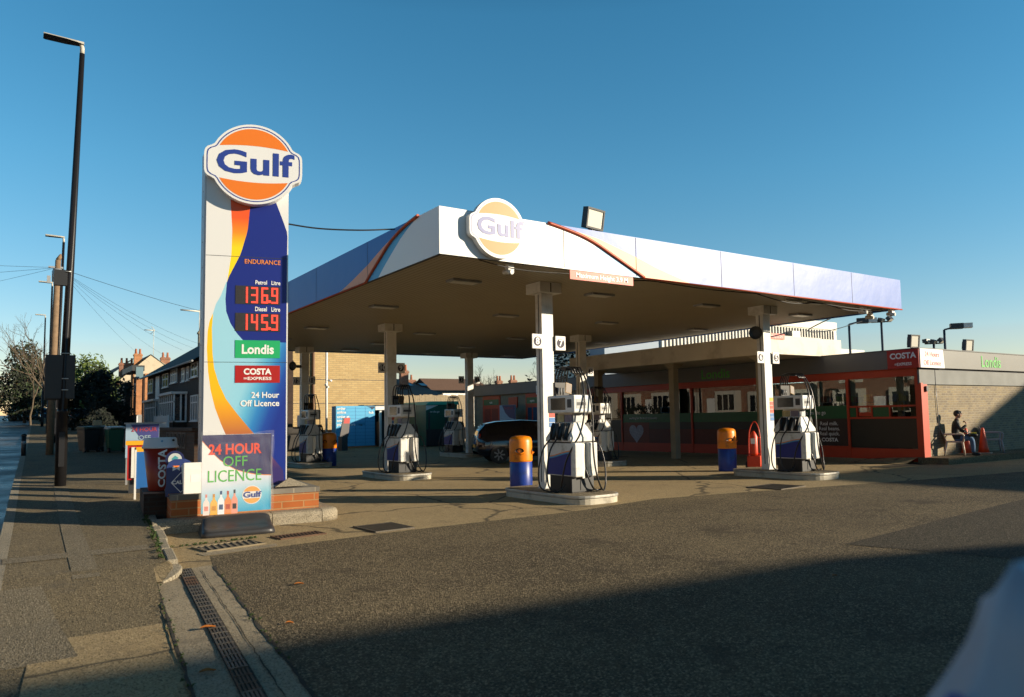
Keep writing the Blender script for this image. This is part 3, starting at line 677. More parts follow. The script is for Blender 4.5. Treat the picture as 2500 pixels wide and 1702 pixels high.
IL = {(0, 0): 'pump island of pumps 8 and 7, nearest of all', (1, 0): 'pump island at the front right with a black hand truck beside it', (0, 1): 'pump island of pumps 10 and 9 in the left row', (0, 2): 'pump island farthest back in the left row', (1, 1): 'pump island behind the nearest pump, in the right row', (1, 2): 'shaded pump island farthest back beside the dark car'}
IL[(1, 0)] = 'pump island at the front right with a red fire trolley beside it'
for (i, j), l in IL.items():
    island(l, (CU[i]-.06+(.03 if i else 0), CV[j]-.48+(1.0 if (i, j) == (1, 2) else 0), 0))

# ------------------------------------------------------------------ fuel pump
def pump_wave(z0):  # wavy top of the blue graphic on the wide side, u 0..1
    return lambda u: z0+.13*sin((u-.15)*3.2)*.9
def make_pump(label, loc):
    t = thing('fuel_pump', label, 'fuel pump', loc, 0, 'fuel pumps on the islands')
    hx, hy = .27, .39
    mb = MB(); mb.box(-hx+.03, hx-.03, -hy+.04, hy-.04, 0, .33, 0); mb.box(-hx+.01, hx-.01, -hy+.015, -hy+.05, .02, .3, 2); mb.box(-.06, .06, -hy+.005, -hy+.02, .05, .3, 2)
    mb.build('plinth', [M['black'], M['grey'], M['dark']], t)
    mb = MB(); mb.box(-hx, hx, -hy, hy, .31, .93)
    mb.build('cabinet', M['pumpwhite'], t, bev=.012)
    for s in (-1, 1):       # printed side panels
        mb = MB(); N = 16; x = s*(hx+.004)
        f1 = lambda u: .68+.11*u*u*(3-2*u)
        for k in range(N):
            u, v = k/N, (k+1)/N; y0, y1 = hy-.02-(2*hy-.04)*u, hy-.02-(2*hy-.04)*v
            a, b = f1(u), f1(v)
            mb.add([(x, y0, .33), (x, y1, .33), (x, y1, b-.05), (x, y0, a-.05)], [(0, 1, 2, 3)], 0)
            mb.add([(x, y0, a-.05), (x, y1, b-.05), (x, y1, b-.022), (x, y0, a-.022)], [(0, 1, 2, 3)], 1)
            mb.add([(x, y0, a-.022), (x, y1, b-.022), (x, y1, b), (x, y0, a)], [(0, 1, 2, 3)], 2)
        mb.build('side_graphic', [M['navy'], M['fsky'], M['forange']], t)
    mb = MB()                # crash guard on the end: two white pads with a steel channel between
    for a, b in ((-hx-.005, -.07), (.07, hx+.005)): mb.box(a, b, -hy-.11, -hy+.02, .30, .94)
    mb.build('end_guard', M['pumpwhite'], t, bev=.03, bseg=3)
    mb = MB(); mb.prism([(-.075, -hy), (-.075, -hy-.07), (-.05, -hy-.05), (.05, -hy-.05), (.075, -hy-.07), (.075, -hy)], 'z', .27, .91); mb.build('end_channel', M['steel'], t)
    mb = MB()                # tapered middle
    A = [(-.30, -.40), (.30, -.40), (.30, .40), (-.30, .40)]; B = [(-.13, -.29), (.13, -.29), (.13, .29), (-.13, .29)]
    mb.add([(x, y, .955) for x, y in A]+[(x, y, 1.03) for x, y in [(a*.98, b*.99) for a, b in A]]+[(x, y, 1.32) for x, y in B], [(0, 1, 5, 4), (1, 2, 6, 5), (2, 3, 7, 6), (3, 0, 4, 7), (4, 5, 9, 8), (5, 6, 10, 9), (6, 7, 11, 10), (7, 4, 8, 11), (8, 9, 10, 11), (0, 3, 2, 1)])
    mb.build('nozzle_housing', M['pumpwhite'], t, bev=.012)
    mb = MB(); mb.box(-.26, .26, -.36, .36, .925, .958); mb.build('shadow_gap', M['black'], t)
    mb = MB(); mb.box(-.10, .10, -.24, .24, 1.32, 1.5, 0); mb.box(-.101, .104, -.26, -.236, 1.33, 1.48, 1); mb.build('neck', [M['white'], M['grey']], t)
    for k, (x, y, m) in enumerate(((-.115, -.12, 0), (-.115, .13, 1), (.115, .0, 0))):
        mb = MB(); s = -1 if x < 0 else 1; mb.box(x, x+s*.012, y-.11, y+.11, 1.33, 1.47); mb.build('advert_card', M['card'][(k+1) % 3], t)
    for s in (-1, 1):        # holsters and nozzles on both sloping sides
        for k in range(3):
            y = -.26+.2*k
            mb = MB(); c = Vector((s*.245, y, 1.14)); 
            mb.box(-.035, .035, -.055, .055, -.17, .17)
            mb.xf(Matrix.Translation(c) @ Matrix.Rotation(-s*.40, 4, 'Y')).build('holster', M['black'], t)
            n = MB(); n.tube([c+Vector((s*.03, 0, .17)), c+Vector((s*.075, 0, .1)), c+Vector((s*.10, 0, -.02)), c+Vector((s*.115, 0, -.12))], [.018, .03, .028, .02], 8)
            n.box(c.x+s*.05-.02, c.x+s*.05+.02, y-.02, y+.02, c.z+.08, c.z+.17)
            n.build('nozzle', M['nozgreen'] if (k == 1 and s > 0) else M['black'], t)
    hd = MB(); hd.box(-.225, .225, -.43, .43, 1.50, 1.84); hd = hd.build('display_head', M['white'], t, bev=.03, bseg=3)
    for s in (-1, 1):
        mb = MB(); x = s*.228; mb.box(min(x, x-s*.01), max(x, x-s*.01)+.001, -.17, .3, 1.56, 1.79, 0); mb.build('display', M['screen'], hd)
        mb = MB(); mb.box(min(x, x-s*.01), max(x, x-s*.01)+.0005, -.36, -.23, 1.6, 1.76, 0); mb.build('keypad', M['dark'], hd)
    mb = MB(); mb.box(-.17, .09, -.434, -.42, 1.58, 1.76, 0); mb.box(-.15, .07, -.437, -.43, 1.64, 1.70, 1); mb.build('end_display', [M['endgrey'], M['dark']], hd)
    mb = MB()                # hose mast
    for x in (-.14, -.07, 0, .07, .14): mb.tube([(x, .26, 1.8), (x, .25, 2.22), (x*.95, .18, 2.36), (x*.95, .02, 2.39), (x*.9, -.2, 2.37), (x*.85, -.30, 2.25)], .016, 6)
    mb.box(-.17, .17, .22, .29, 1.83, 2.1); mb.box(-.12, .12, -.06, .06, 2.33, 2.37); mb.build('hose_mast', M['hosem'], t)
    for k, x in enumerate((-.1, -.04, .03)):
        mb = MB(); mb.tube([(x, .21, 1.86), (x, .215, 2.0)], .011, 6); mb.build('hose_sleeve', M['grey'], t)
    mb = MB(); mb.box(-.075, .075, -.01, .01, -.1, .1, 0); mb.box(-.065, .065, -.014, -.008, -.088, .088, 1); mb.xf(Matrix.Translation((0, .02, 1.98)) @ Matrix.Rotation(.25, 4, 'Y') @ Matrix.Rotation(-.2, 4, 'X')).build('advert_topper', [mat('topper frame', HX('8a6410'), .5), M['card'][0]], t)
    hoses = [
        [(.12, -.29, 2.27), (.16, -.42, 1.95), (.17, -.5, 1.4), (.13, -.54, .9), (.16, -.56, .45), (.26, -.56, .14), (.40, -.5, .03), (.52, -.42, .2), (.54, -.36, .6), (.44, -.28, .95), (.37, -.06, 1.02)],
        [(.06, -.29, 2.25), (.03, -.43, 1.9), (-.04, -.5, 1.45), (-.14, -.49, 1.1), (-.25, -.44, .9), (-.33, -.3, .6), (-.37, -.2, .2), (-.33, -.12, .04)],
        [(-.355, -.06, 1.02), (-.44, .05, .8), (-.52, .05, .45), (-.53, .0, .14), (-.46, -.1, .02), (-.38, -.16, .05), (-.30, -.2, .16)],
        [(-.355, .14, 1.02), (-.47, .25, .8), (-.56, .28, .4), (-.55, .24, .1), (-.45, .1, .015), (-.34, .0, .03)],
        [(.355, .14, 1.02), (.47, .2, .75), (.52, .2, .35), (.47, .1, .05), (.36, 0, .03), (.28, -.05, .15)],
        [(0.02, -.42, .5), (.05, -.47, .3), (.16, -.46, .1), (.3, -.4, .03), (.42, -.42, .04)],
    ]
    for h in hoses:
        mb = MB(); mb.tube(smooth(h, 7), .0165, 6); mb.build('hose', M['hosem'], t)
    return t
M['card'] = [mat('advert card %s' % n, HX(h), .5, var=.6, scale=18) for n, h in (('brown', '4a3016'), ('mixed', '7a6d78'), ('cream', 'b0a070'))]
M['endgrey'] = mat('grey display cover', (0.42, 0.43, 0.42), .35)
M['pumpwhite'] = mat('pump white', (.68, .67, .63), .45, var=.08, scale=4, dirt=(.36, .34, .29), dscale=3.5)
M['nozgreen'] = mat('green nozzle', HX('1e8a55'), .45)
PL = [((0, 0), 'nearest fuel pump, beside the column marked 8 and 7'), ((1, 0), 'fuel pump in front of the right hand column near the shop'), ((0, 1), 'fuel pump beside the column marked 10 and 9'),
      ((0, 2), 'shaded fuel pump beyond the price sign, behind a rusty orange bin'), ((1, 1), 'fuel pump seen just behind the nearest pump, in front of the heart poster'), ((1, 2), 'dark shaded fuel pump in front of the green container')]
pump0 = None
for (ij, l) in PL:
    cx, cy = CU[ij[0]], CV[ij[1]]
    loc = (cx-.055, cy-.86, .164) if ij != (1, 2) else (cx-.05, cy+1.3, .164)
    if pump0 is None: pump0 = make_pump(l, loc)
    else: dup(pump0, l, loc)
# stickers on columns
for i, (cx, cy, l) in enumerate(((9.05, 12.66, 'red and blue safety notice stuck on the nearest column'), (9.05, 20.28, 'orange and blue safety notice on the middle left column'), (16.0, 12.66, 'safety notice on the front right column'))):
    mb = MB(); x = cx+.065
    for k, m in enumerate((0, 1, 1, 1, 2, 2)): mb.box(x-.07, x+.07, cy-.116, cy-.111, 1.98-.1*k-.09, 1.98-.1*k, m)
    tag(mb.build('safety_notice', [M['amber'], mat('notice red', HX('d0402a'), .5, var=.4, scale=30), mat('notice blue', HX('2f6fb0'), .5, var=.4, scale=30)]), l, 'notice')

# ------------------------------------------------------------------ orange and blue bins
def bin_(label, loc, rz):
    t = thing('litter_bin', label, 'litter bin', loc, rz, 'round orange and blue forecourt bins')
    mb = MB(); mb.lathe([(.245, 0), (.25, .02), (.25, .62), (.24, .63)], 32); mb.build('bin_body', M['binblue'], t)
    mb = MB(); mb.lathe([(.238, .62), (.255, .625), (.258, .66), (.255, 1.06), (.24, 1.13), (.2, 1.17), (.1, 1.19), (.0, 1.195)], 32); h = mb.build('bin_hood', M['binorange'], t)
    for a in (-2.35, -.75):
        s = MB(); c, q = cos(a), sin(a); T = Matrix.Rotation(a, 4, 'Z')
        s.grid(lambda u, v: ((.262-.012*sin(pi*u)), (v-.5)*.2, .865+.12*(u-.5)*sin(pi*v)**.5), 4, 8); s.xf(T).build('slot', M['black'], h)
        s = MB(); s.grid(lambda u, v: (.258+.05*u*sin(pi*v), (v-.5)*.2, .80+.05*u-.03*sin(pi*v)), 4, 8); s.xf(T).build('slot_lip', M['binorange'], h)
bin_('orange and blue litter bin left of the nearest column', (9.44, 14.2, 0), .1)
bin_('orange and blue litter bin near the front right column', (16.55, 14.5, 0), .3)
bin_('orange and blue litter bin in shade by the farthest left pump', (9.6, 26.8, 0), -.2)

# ------------------------------------------------------------------ planter wall under the price sign
PR = RD(-5.5)
pl = thing('planter_wall', 'low orange brick planter wall with rounded concrete kerb under the price sign', 'planter', (3.2, 12.55, 0), PR)
mb = MB(); mb.box(-1.09, 1.09, 0, 1.9, .0, .45); mb.build('brick_wall', M['brickorange'], pl)
mb = MB(); mb.box(-1.10, 1.10, -.012, 1.91, .452, .53); mb.build('capping', M['brickcap'], pl)
mb = MB()
prof = [(0, .0), (-.33, .0), (-.335, .12), (-.31, .17), (-.26, .19), (0, .195)]
for a, b in ((-1.35, -.5), (-.49, .3), (.31, 1.06)):
    mb.add([(a, y, z) for y, z in prof]+[(b, y, z) for y, z in prof], [(i, i+1, 7+i, 6+i) for i in range(5)]+[tuple(range(6)), tuple(range(11, 5, -1))])
# rounded corner at the right
N = 8
ring = []
for k in range(N+1):
    a = -pi/2+pi/2*k/N
    ring.append([(1.07-.0+(-y)*cos(a)*.95, -.0+(-y)*sin(a), z) for y, z in prof])
for r0, r1 in zip(ring, ring[1:]): mb.add(r0+r1, [(i, i+1, 7+i, 6+i) for i in range(5)], 0, True)
r = ring[-1]; mb.add(r+[(p[0], 2.0, p[2]) for p in r], [(i, i+1, 7+i, 6+i) for i in range(5)])
mb.build('kerb_edging', M['kerb'], pl)
mb = MB(); mb.box(-1.42, -1.08, .9, 2.4, 0, .5); mb.build('rear_plinth', M['brickdark'], pl)
mb = MB(); mb.add([(.42, .1, .552), (.95, .1, .552), (.75, .5, .552), (.5, .5, .552), (.68, .3, .68)], [(0, 1, 4), (1, 2, 4), (2, 3, 4), (3, 0, 4)]); mb.build('stone_cap', M['kerb'], pl)
mb = MB(); mb.tube([(.36, .2, .55), (.36, .2, .68)], .012, 6); mb.build('stub_pipe', M['dark'], pl)

# ------------------------------------------------------------------ price sign
PSZ, PSR = .56, RD(-15)
ps = thing('price_sign', 'tall white, yellow and blue petrol price sign with a round logo on top', 'price sign', (3.274, 13.045, .532), PSR)
ps.scale = (1.017, 1.017, 1.017)
PW, PH = 1.262, 5.48
def S3(x, y):   # tall face: measured print layout -> local metres
    X, Y = 450+x/3.297, 600+y/3.297
    xl = interp([(362, 504.4), (600, 498.3), (878, 490.5), (1195, 486.5)], Y); xr = interp([(362, 709), (600, 702.3), (882, 697.5), (1195, 700)], Y)
    Yl = Y-(X-495)*interp([(362, .085), (616, .055), (878, .022), (1195, -.025)], Y)
    z = interp([(150, 6.9), (362, 5.48), (616, 3.77), (878, 2.04), (1195, 0.0)], Yl)
    return (-PW/2+PW*(X-xl)/(xr-xl), z)
def curve(pts): # [(x,row)] in photo pixels -> function z -> x
    L = sorted([(lambda q: (q[1], q[0]))(S3((x-450)*3.297, (y-600)*3.297)) for x, y in pts])
    return lambda z: interp(L, z)
b_a = curve([(562, 380), (560, 492), (563, 559), (560, 616), (550, 678), (548.5, 681)])
b_b = curve([(618, 380), (609, 492), (601, 559), (583, 616), (565, 650), (548.6, 681)])
b_w = curve([(640, 400), (674, 492), (690, 535), (701, 567), (698.5, 640), (694, 880), (697, 1195)])
b_l = curve([(548.6, 681), (532, 721), (521, 739), (514, 761), (505, 781), (500, 806), (497.6, 849), (500, 903), (506, 949), (517, 994), (532, 1034), (544, 1061), (562, 1100), (582, 1140), (615, 1194)])
b_r = curve([(514, 761), (510.5, 797), (511, 858), (515, 897), (526, 934), (544, 973), (571, 1009), (602, 1046), (622, 1068), (655, 1110), (690, 1150), (694, 1194)])
b_n = curve([(548.6, 681), (544, 727), (545.5, 758), (556, 788), (571, 812), (587, 830)])
zA = S3(0, (681-600)*3.297)[1]; zB = S3(0, (761-600)*3.297)[1]; zC = S3(0, (829-600)*3.297)[1]
mb = MB()
L0 = lambda z: -PW/2; R0 = lambda z: PW/2
def reg(f, g, z0, z1, m, n=24):
    for k in range(n):
        a, b = z0+(z1-z0)*k/n, z0+(z1-z0)*(k+1)/n
        if g(a)-f(a) < 1e-4 and g(b)-f(b) < 1e-4: continue
        mb.add([(f(a), 0, a), (g(a), 0, a), (g(b), 0, b), (f(b), 0, b)], [(0, 1, 2, 3)], m)
mn = lambda f: (lambda z: min(f(z), b_w(z)))
reg(L0, b_a, zA, PH, 0); reg(b_a, b_b, zA, PH, 1); reg(b_b, b_w, zA, PH, 2); reg(b_w, R0, 0.03, PH, 0, 60)
reg(L0, b_l, zB, zA, 0); reg(b_l, b_n, zB, zA, 3); reg(b_n, b_w, zB, zA, 2)
reg(L0, b_l, zC, zB, 0); reg(b_l, b_r, zC, zB, 4); reg(b_r, b_n, zC, zB, 3); reg(b_n, b_w, zC, zB, 2)
reg(L0, b_l, 0.03, zC, 0, 48); reg(b_l, mn(b_r), 0.03, zC, 4, 48); reg(mn(b_r), b_w, 0.03, zC, 5, 48)
mb.add([(-PW/2, 0, 0), (PW/2, 0, 0), (PW/2, 0, .03), (-PW/2, 0, .03)], [(0, 1, 2, 3)], 0)
for row in (618.5, 880.5):
    z = S3(150, (row-600)*3.297)[1]; mb.box(-PW/2+.004, PW/2-.004, -.0012, .0, z-.004, z+.004, 6)
gl = ramp_mat('sign gradient blue', 0, [(-.9, '98cde1'), (-.62, '8fcae0'), (-.45, '5fb0d4'), (-.27, '2f7fc0'), (-.08, '1d47a0'), (.08, '17308c')], .45, ax2=-.36)
gy = ramp_mat('sign gradient yellow', 2, [(.3, '3a2f6e'), (.62, '7a4a66'), (.85, 'b0653f'), (1.15, 'd98f28'), (1.5, 'f2b510'), (2.9, 'f5c40a')], .45)
go = ramp_mat('sign gradient orange', 2, [(3.25, 'f6d90a'), (3.9, 'f3d112'), (4.15, 'f08c1a'), (4.4, 'e4571d'), (5.5, 'dd4a1c')], .45)
mb.build('sign_face', [M['fwhite'], go, M['navy'], mat('sign light blue', HX('98cde1'), .45, var=.02), gy, gl, M['seam']], ps, recalc=False)
mb = MB(); hw = PW/2
mb.prism([(-hw, .001), (hw, .001), (hw-.02, .3), (-hw-.09, .3), (-hw-.03, .02)], 'z', 0, PH-.02, 0)
for z in [k*.42+.2 for k in range(13)]: mb.box(-hw-.062, -hw-.052, .14, .155, z, z+.016, 1)
mb.build('sign_cabinet', [mat('cabinet side', (0.5, 0.52, 0.54), .45, var=.1), M['seam']], ps)
mb = MB(); mb.box(-hw-.1, -hw+.1, -.06, .1, -.01, .035); mb.box(hw-.12, hw+.02, -.05, .1, -.01, .03); mb.build('base_bracket', M['grey'], ps)
def sgn(x0, y0, x1, y1):
    a = S3(x0, (y0+y1)/2); b = S3(x1, (y0+y1)/2); c = S3((x0+x1)/2, y0); d = S3((x0+x1)/2, y1)
    return a[0], b[0], d[1], c[1]
def panel(x0, y0, x1, y1, m, name, th=.006):
    a, b, c, d = sgn(x0, y0, x1, y1); mb = MB(); mb.box(a, b, -th, -.0015, c, d); return mb.build(name, m, ps), (a, b, c, d)
def st(body, x0, y0, x1, y1, m, bold=.004, off=-.004, sx=1.0, parent=None):
    a, b, c, d = sgn(x0, y0, x1, y1)
    o = text(body, .1, m, ps, (a+b)/2, off, (c+d)/2, bold=bold)
    me = o.data; xs = [v.co.x for v in me.vertices]; ys = [v.co.y for v in me.vertices]
    kx, ky = (b-a)/(max(xs)-min(xs)), (d-c)/(max(ys)-min(ys)); mx, my = (max(xs)+min(xs))/2, (max(ys)+min(ys))/2
    for v in me.vertices: v.co.x = (v.co.x-mx)*kx; v.co.y = (v.co.y-my)*ky
    return o
st('ENDURANCE', 470, 103, 765, 140, M['forange'], .001)
st('Petrol   Litre', 555, 274, 762, 308, M['txt'], .002)
st('Diesel   Litre', 550, 488, 758, 525, M['txt'], .002)
SEG = {'0': 'abcdef', '1': 'bc', '2': 'abged', '3': 'abgcd', '4': 'fgbc', '5': 'afgcd', '6': 'afgedc', '7': 'abc', '8': 'abcdefg', '9': 'abfgcd'}
M['ledoff'] = mat('led panel', (0.035, 0.03, 0.028), .4, var=.6, scale=60)
for num, (x0, y0, x1, y1) in (('136.9', (391, 318, 760, 466)), ('145.9', (387, 538, 757, 684))):
    o, (a, b, c, d) = panel(x0, y0, x1, y1, M['ledoff'], 'price_display')
    mb = MB(); wd = (b-a)/4.35; h = d-c; k = 0
    for ch in num:
        if ch == '.':
            px = a+wd*(.42+3*.98); mb.box(px-.03, px+.012, -.0095, -.0065, c+.03, c+.07); continue
        x = a+wd*(.42+k*.98); 
        if ch == '1': x -= 0
        X0, X1, Z0, Z1 = x+wd*.1, x+wd*.78, c+h*.06, c+h*.94; zm = (Z0+Z1)/2; e = wd*.2
        R_ = {'a': (X0, X1, Z1-e, Z1), 'g': (X0, X1, zm-e/2, zm+e/2), 'd': (X0, X1, Z0, Z0+e), 'f': (X0, X0+e, zm, Z1), 'b': (X1-e, X1, zm, Z1), 'e': (X0, X0+e, Z0, zm), 'c': (X1-e, X1, Z0, zm)}
        for q in SEG[ch]:
            u = R_[q]; mb.box(u[0]+.002, u[1]-.002, -.0095-.0004*(q in 'agd'), -.0065, u[2]+.002, u[3]-.002)
        k += 1
    mb.build('price_digits', M['led'], ps)
panel(383, 757, 753, 899, M['green'], 'shop_panel'); st('Londis', 437, 790, 702, 868, M['txt'], .003, -.0075)
panel(382, 960, 753, 1101, M['red'], 'coffee_panel'); st('COSTA', 452, 983, 682, 1036, M['txt'], .004, -.0075); st('=EXPRESS', 452, 1053, 683, 1079, M['txt'], .002, -.0075)
st('24 Hour', 517, 1177, 750, 1226, M['txt'], .002); st('Off Licence', 427, 1243, 751, 1294, M['txt'], .002)
em = emblem('logo_sign', 'round orange and white logo sign on top of the tall price sign', .676, (3.315, 12.855, 5.883), PSR, .2, 1)

# ------------------------------------------------------------------ swinging board in front of the planter
ab = thing('pavement_sign', 'blue and white off licence board in wrinkled plastic on a black base', 'pavement sign', (2.85, 11.82, .0), RD(-8))
BW, BH, BZ = .95, 1.13, .3
bx = lambda x: -BW/2+BW*(x-925)/690; bz = lambda y: BZ+BH*(1-(y-290)/860)
mb = MB(); mb.box(-BW/2, BW/2, 0, .055, BZ, BZ+BH); mb.build('board', M['white'], ab, bev=.01)
bgrad = ramp_mat('poster sky', 2, [(.3, '35a5cf'), (.5, '7fc3da'), (.72, 'cfd9e6'), (.9, 'e8e6ea'), (1.45, 'efe9e4')], .3, ax2=-.16)
edge = [(925, 360), (960, 405), (1000, 455), (1040, 510), (1100, 575), (1180, 640), (1260, 690), (1350, 722), (1450, 748), (1540, 760), (1615, 765)]
mb = MB()
for (x0, y0), (x1, y1) in zip(edge, edge[1:]):
    mb.add([(bx(x0), -.004, BZ+.003), (bx(x1), -.004, BZ+.003), (bx(x1), -.004, bz(y1)), (bx(x0), -.004, bz(y0))], [(0, 1, 2, 3)], 0)
    mb.add([(bx(x0), -.004, bz(y0)), (bx(x1), -.004, bz(y1)), (bx(x1), -.004, bz(y1-9)), (bx(x0), -.004, bz(y0-9))], [(0, 1, 2, 3)], 1)
    mb.add([(bx(x0), -.004, bz(y0-9)), (bx(x1), -.004, bz(y1-9)), (bx(x1), -.004, BZ+BH-.003), (bx(x0), -.004, BZ+BH-.003)], [(0, 1, 2, 3)], 2)
poster = mb.build('poster', [bgrad, M['forange'], mat('poster navy', HX('33305f'), .3, var=.12, scale=8)], ab, recalc=False)
def bt(body, x0, y0, x1, y1, m, bold):
    o = text(body, .1, m, poster, (bx(x0)+bx(x1))/2, -.006, (bz(y0)+bz(y1))/2, bold=bold); me = o.data
    xs = [v.co.x for v in me.vertices]; ys = [v.co.y for v in me.vertices]
    kx, ky = (bx(x1)-bx(x0))/(max(xs)-min(xs)), (bz(y0)-bz(y1))/(max(ys)-min(ys)); mx, my = (max(xs)+min(xs))/2, (max(ys)+min(ys))/2
    for v in me.vertices: v.co.x = (v.co.x-mx)*kx; v.co.y = (v.co.y-my)*ky
bt('24 HOUR', 988, 392, 1515, 512, mat('poster red lettering', HX('e0472c'), .35), .003)
bt('OFF', 1130, 532, 1372, 645, mat('poster green lettering', HX('56b04a'), .35), .0)
bt('LICENCE', 985, 682, 1515, 812, mat('poster green lettering', HX('56b04a'), .35), .0)
for cx, y0, wd, c1, c2 in ((972, 935, 62, 'f0d8d4', 'd88a80'), (1045, 935, 70, 'e6b04a', 'c98a30'), (1115, 905, 66, 'e4eaf2', '2f4a78'), (1182, 908, 70, 'e08a52', 'b04a30'), (1247, 898, 64, 'e89a86', '26262e')):
    mb = MB(); a, h = wd/2, 1160-y0
    pr = [(-a, 0), (-a, h*.52), (-a*.85, h*.62), (-a*.3, h*.75), (-a*.3, h*.84), (a*.3, h*.84), (a*.3, h*.75), (a*.85, h*.62), (a, h*.52), (a, 0)]
    sc = BW/690
    mb.poly([(bx(cx)+p*sc, -.0055, bz(1165)+q*BH/860) for p, q in pr], 0)
    mb.poly([(bx(cx)+p*sc, -.0056, bz(1165)+q*BH/860) for p, q in [(-a*.3, h*.845), (-a*.3, h), (a*.3, h), (a*.3, h*.845)]], 1)
    mb.poly([(bx(cx)+p*sc, -.006, bz(1165)+q*BH/860) for p, q in [(-a*.6, h*.2), (-a*.6, h*.42), (a*.6, h*.42), (a*.6, h*.2)]], 1)
    mb.build('bottle_picture', [mat('bottle '+c1, HX(c1), .3, var=.1), mat('label '+c2, HX(c2), .3, var=.3, scale=30)], poster)
mb = MB(); cx, cz = bx(1421), bz(971); r = 98*BW/690
mb.prism([(cx+r*cos(a*pi/20), cz+r*sin(a*pi/20)) for a in range(40)], 'y', -.006, -.004, 0)
for sg in (1, -1):
    a0 = .42; pts = [(cx+r*.92*cos(a0+(pi-2*a0)*k/20), -.0075, cz+sg*r*.92*sin(a0+(pi-2*a0)*k/20)) for k in range(21)]; mb.add(pts, [list(range(21))], 1)
mb.build('printed_logo', [M['fwhite'], mat('faded logo orange', HX('e8a04a'), .3)], poster)
text('Gulf', r*.85, M['navy2'], poster, cx, -.009, cz, bold=.003, sx=1.25)
mb = MB()   # wrinkled clear cover: a translucent skin with creases and a torn corner
film = bpy.data.materials.new('plastic film'); film.use_nodes = True
ft = film.node_tree; fo = [n for n in ft.nodes if n.type == 'OUTPUT_MATERIAL'][0]; ft.nodes.remove(ft.nodes["Principled BSDF"])
g1 = ft.nodes.new("ShaderNodeBsdfGlossy"); g1.inputs['Roughness'].default_value = .22; t1 = ft.nodes.new("ShaderNodeBsdfTransparent"); d1 = ft.nodes.new("ShaderNodeBsdfTranslucent")
m1 = ft.nodes.new("ShaderNodeMixShader"); m1.inputs[0].default_value = .07; ft.links.new(t1.outputs[0], m1.inputs[1]); ft.links.new(g1.outputs[0], m1.inputs[2])
dd = ft.nodes.new("ShaderNodeBsdfDiffuse"); m3 = ft.nodes.new("ShaderNodeMixShader"); m3.inputs[0].default_value = .06; ft.links.new(m1.outputs[0], m3.inputs[1]); ft.links.new(dd.outputs[0], m3.inputs[2])
ft.links.new(m3.outputs[0], fo.inputs[0])
rr = random.Random(3)
def skin(u, v):
    x = -BW/2-.02+(BW+.05)*u; z = BZ-.005+(BH+.03)*v
    d = -.018-.012*abs(sin(u*17+v*5))*(u > .82 or v > .9)-.008*abs(sin(u*6+v*11))
    return (x+(.012*sin(v*9) if u > .95 else 0), d, z+(.025*sin(u*7+1) if v > .98 else 0))
mb.grid(skin, 40, 40, 0); mb.build('plastic_cover', film, ab)
mb = MB(); mb.tube(smooth([(BW/2+.0, -.012, BZ+.02), (BW/2+.012, -.02, .7), (BW/2+.0, -.015, 1.0), (BW/2+.018, -.02, BZ+BH)], 6), [.012]*19, 6)
mb.build('rolled_edge', film, ab)
mb = MB()   # black moulded base
pf = [(-.40, 0), (-.42, .03), (-.41, .075), (-.33, .115), (-.2, .14), (-.1, .19), (-.05, .26), (.1, .26), (.15, .19), (.25, .13), (.36, .09), (.40, .04), (.40, 0)]
mb.grid(lambda u, v: ((u-.5)*1.02*(1-.05*(1-v)*(v)), 0, 0), 1, 1)
mb = MB()
def base(u, v):
    k = v*(len(pf)-1); i = min(int(k), len(pf)-2); f = k-i
    y = pf[i][0]*(1-f)+pf[i+1][0]*f; z = pf[i][1]*(1-f)+pf[i+1][1]*f
    q = (u-.5)*2; s = (1-abs(q)**5)
    return (q*.45*(1+.10*(1-z/.26)), y*(.82+.18*s**.4 if s > 0 else .82), z*(.86+.14*(s**.5 if s > 0 else 0)))
mb.grid(base, 24, 30, 0, True)
for u in (0, 1):
    P = [base(u, k/30) for k in range(31)]; mb.add(P, [list(range(31))])
mb.build('base', mat('base rubber', (0.03, 0.03, 0.033), .42, var=.3, scale=6, bump=.1), ab)
# ------------------------------------------------------------------ shop (built in world metres, moved to its own origin)
def wb(mb, name, m, parent, bev=0, **k):
    p = parent; off = Vector((0, 0, 0))
    while p is not None: off += p.location; p = p.parent
    mb.v = [(x-off.x, y-off.y, z-off.z) for x, y, z in mb.v]
    return mb.build(name, m, parent, bev=bev, **k)
def wt(body, size, m, parent, x, y, z, rz=0, **k):
    p = parent; off = Vector((0, 0, 0))
    while p is not None: off += p.location; p = p.parent
    return text(body, size, m, parent, x-off.x, y-off.y, z-off.z, rz, **k)
SX = 22.4
shop = thing('shop', 'flat roofed petrol station shop with orange shopfront and brick side wall', 'shop', (SX, 12.1, 0))
mb = MB(); mb.box(SX+.02, 34, 12.12, 12.4, 0, 2.36); mb.box(33.7, 34, 12.4, 38.3, 0, 3); mb.box(SX+.02, SX+.3, 28.0, 31.85, 0, 2.85); mb.box(SX+.02, SX+.3, 33.1, 35.65, 0, 2.85); mb.box(SX+.02, SX+.3, 37.45, 38.3, 0, 2.85)
mb.box(SX+.02, SX+.3, 31.85, 33.1, 2.7, 2.85); mb.box(SX+.02, SX+.3, 35.65, 37.45, 2.7, 2.85); mb.box(SX, 34, 38.3, 38.5, 0, 3)
wb(mb, 'side_wall', M['brickbuff'], shop)
mb = MB(); mb.box(SX-.02, 34.02, 12.06, 12.12, 2.36, 2.80, 0); mb.box(23.28, 23.3, 12.05, 12.06, 2.36, 2.8, 1); mb.box(SX+.0, 34, 12.075, 12.118, 2.78, 2.9, 1); wb(mb, 'metal_band', [M['leadgrey'], M['seam']], shop)
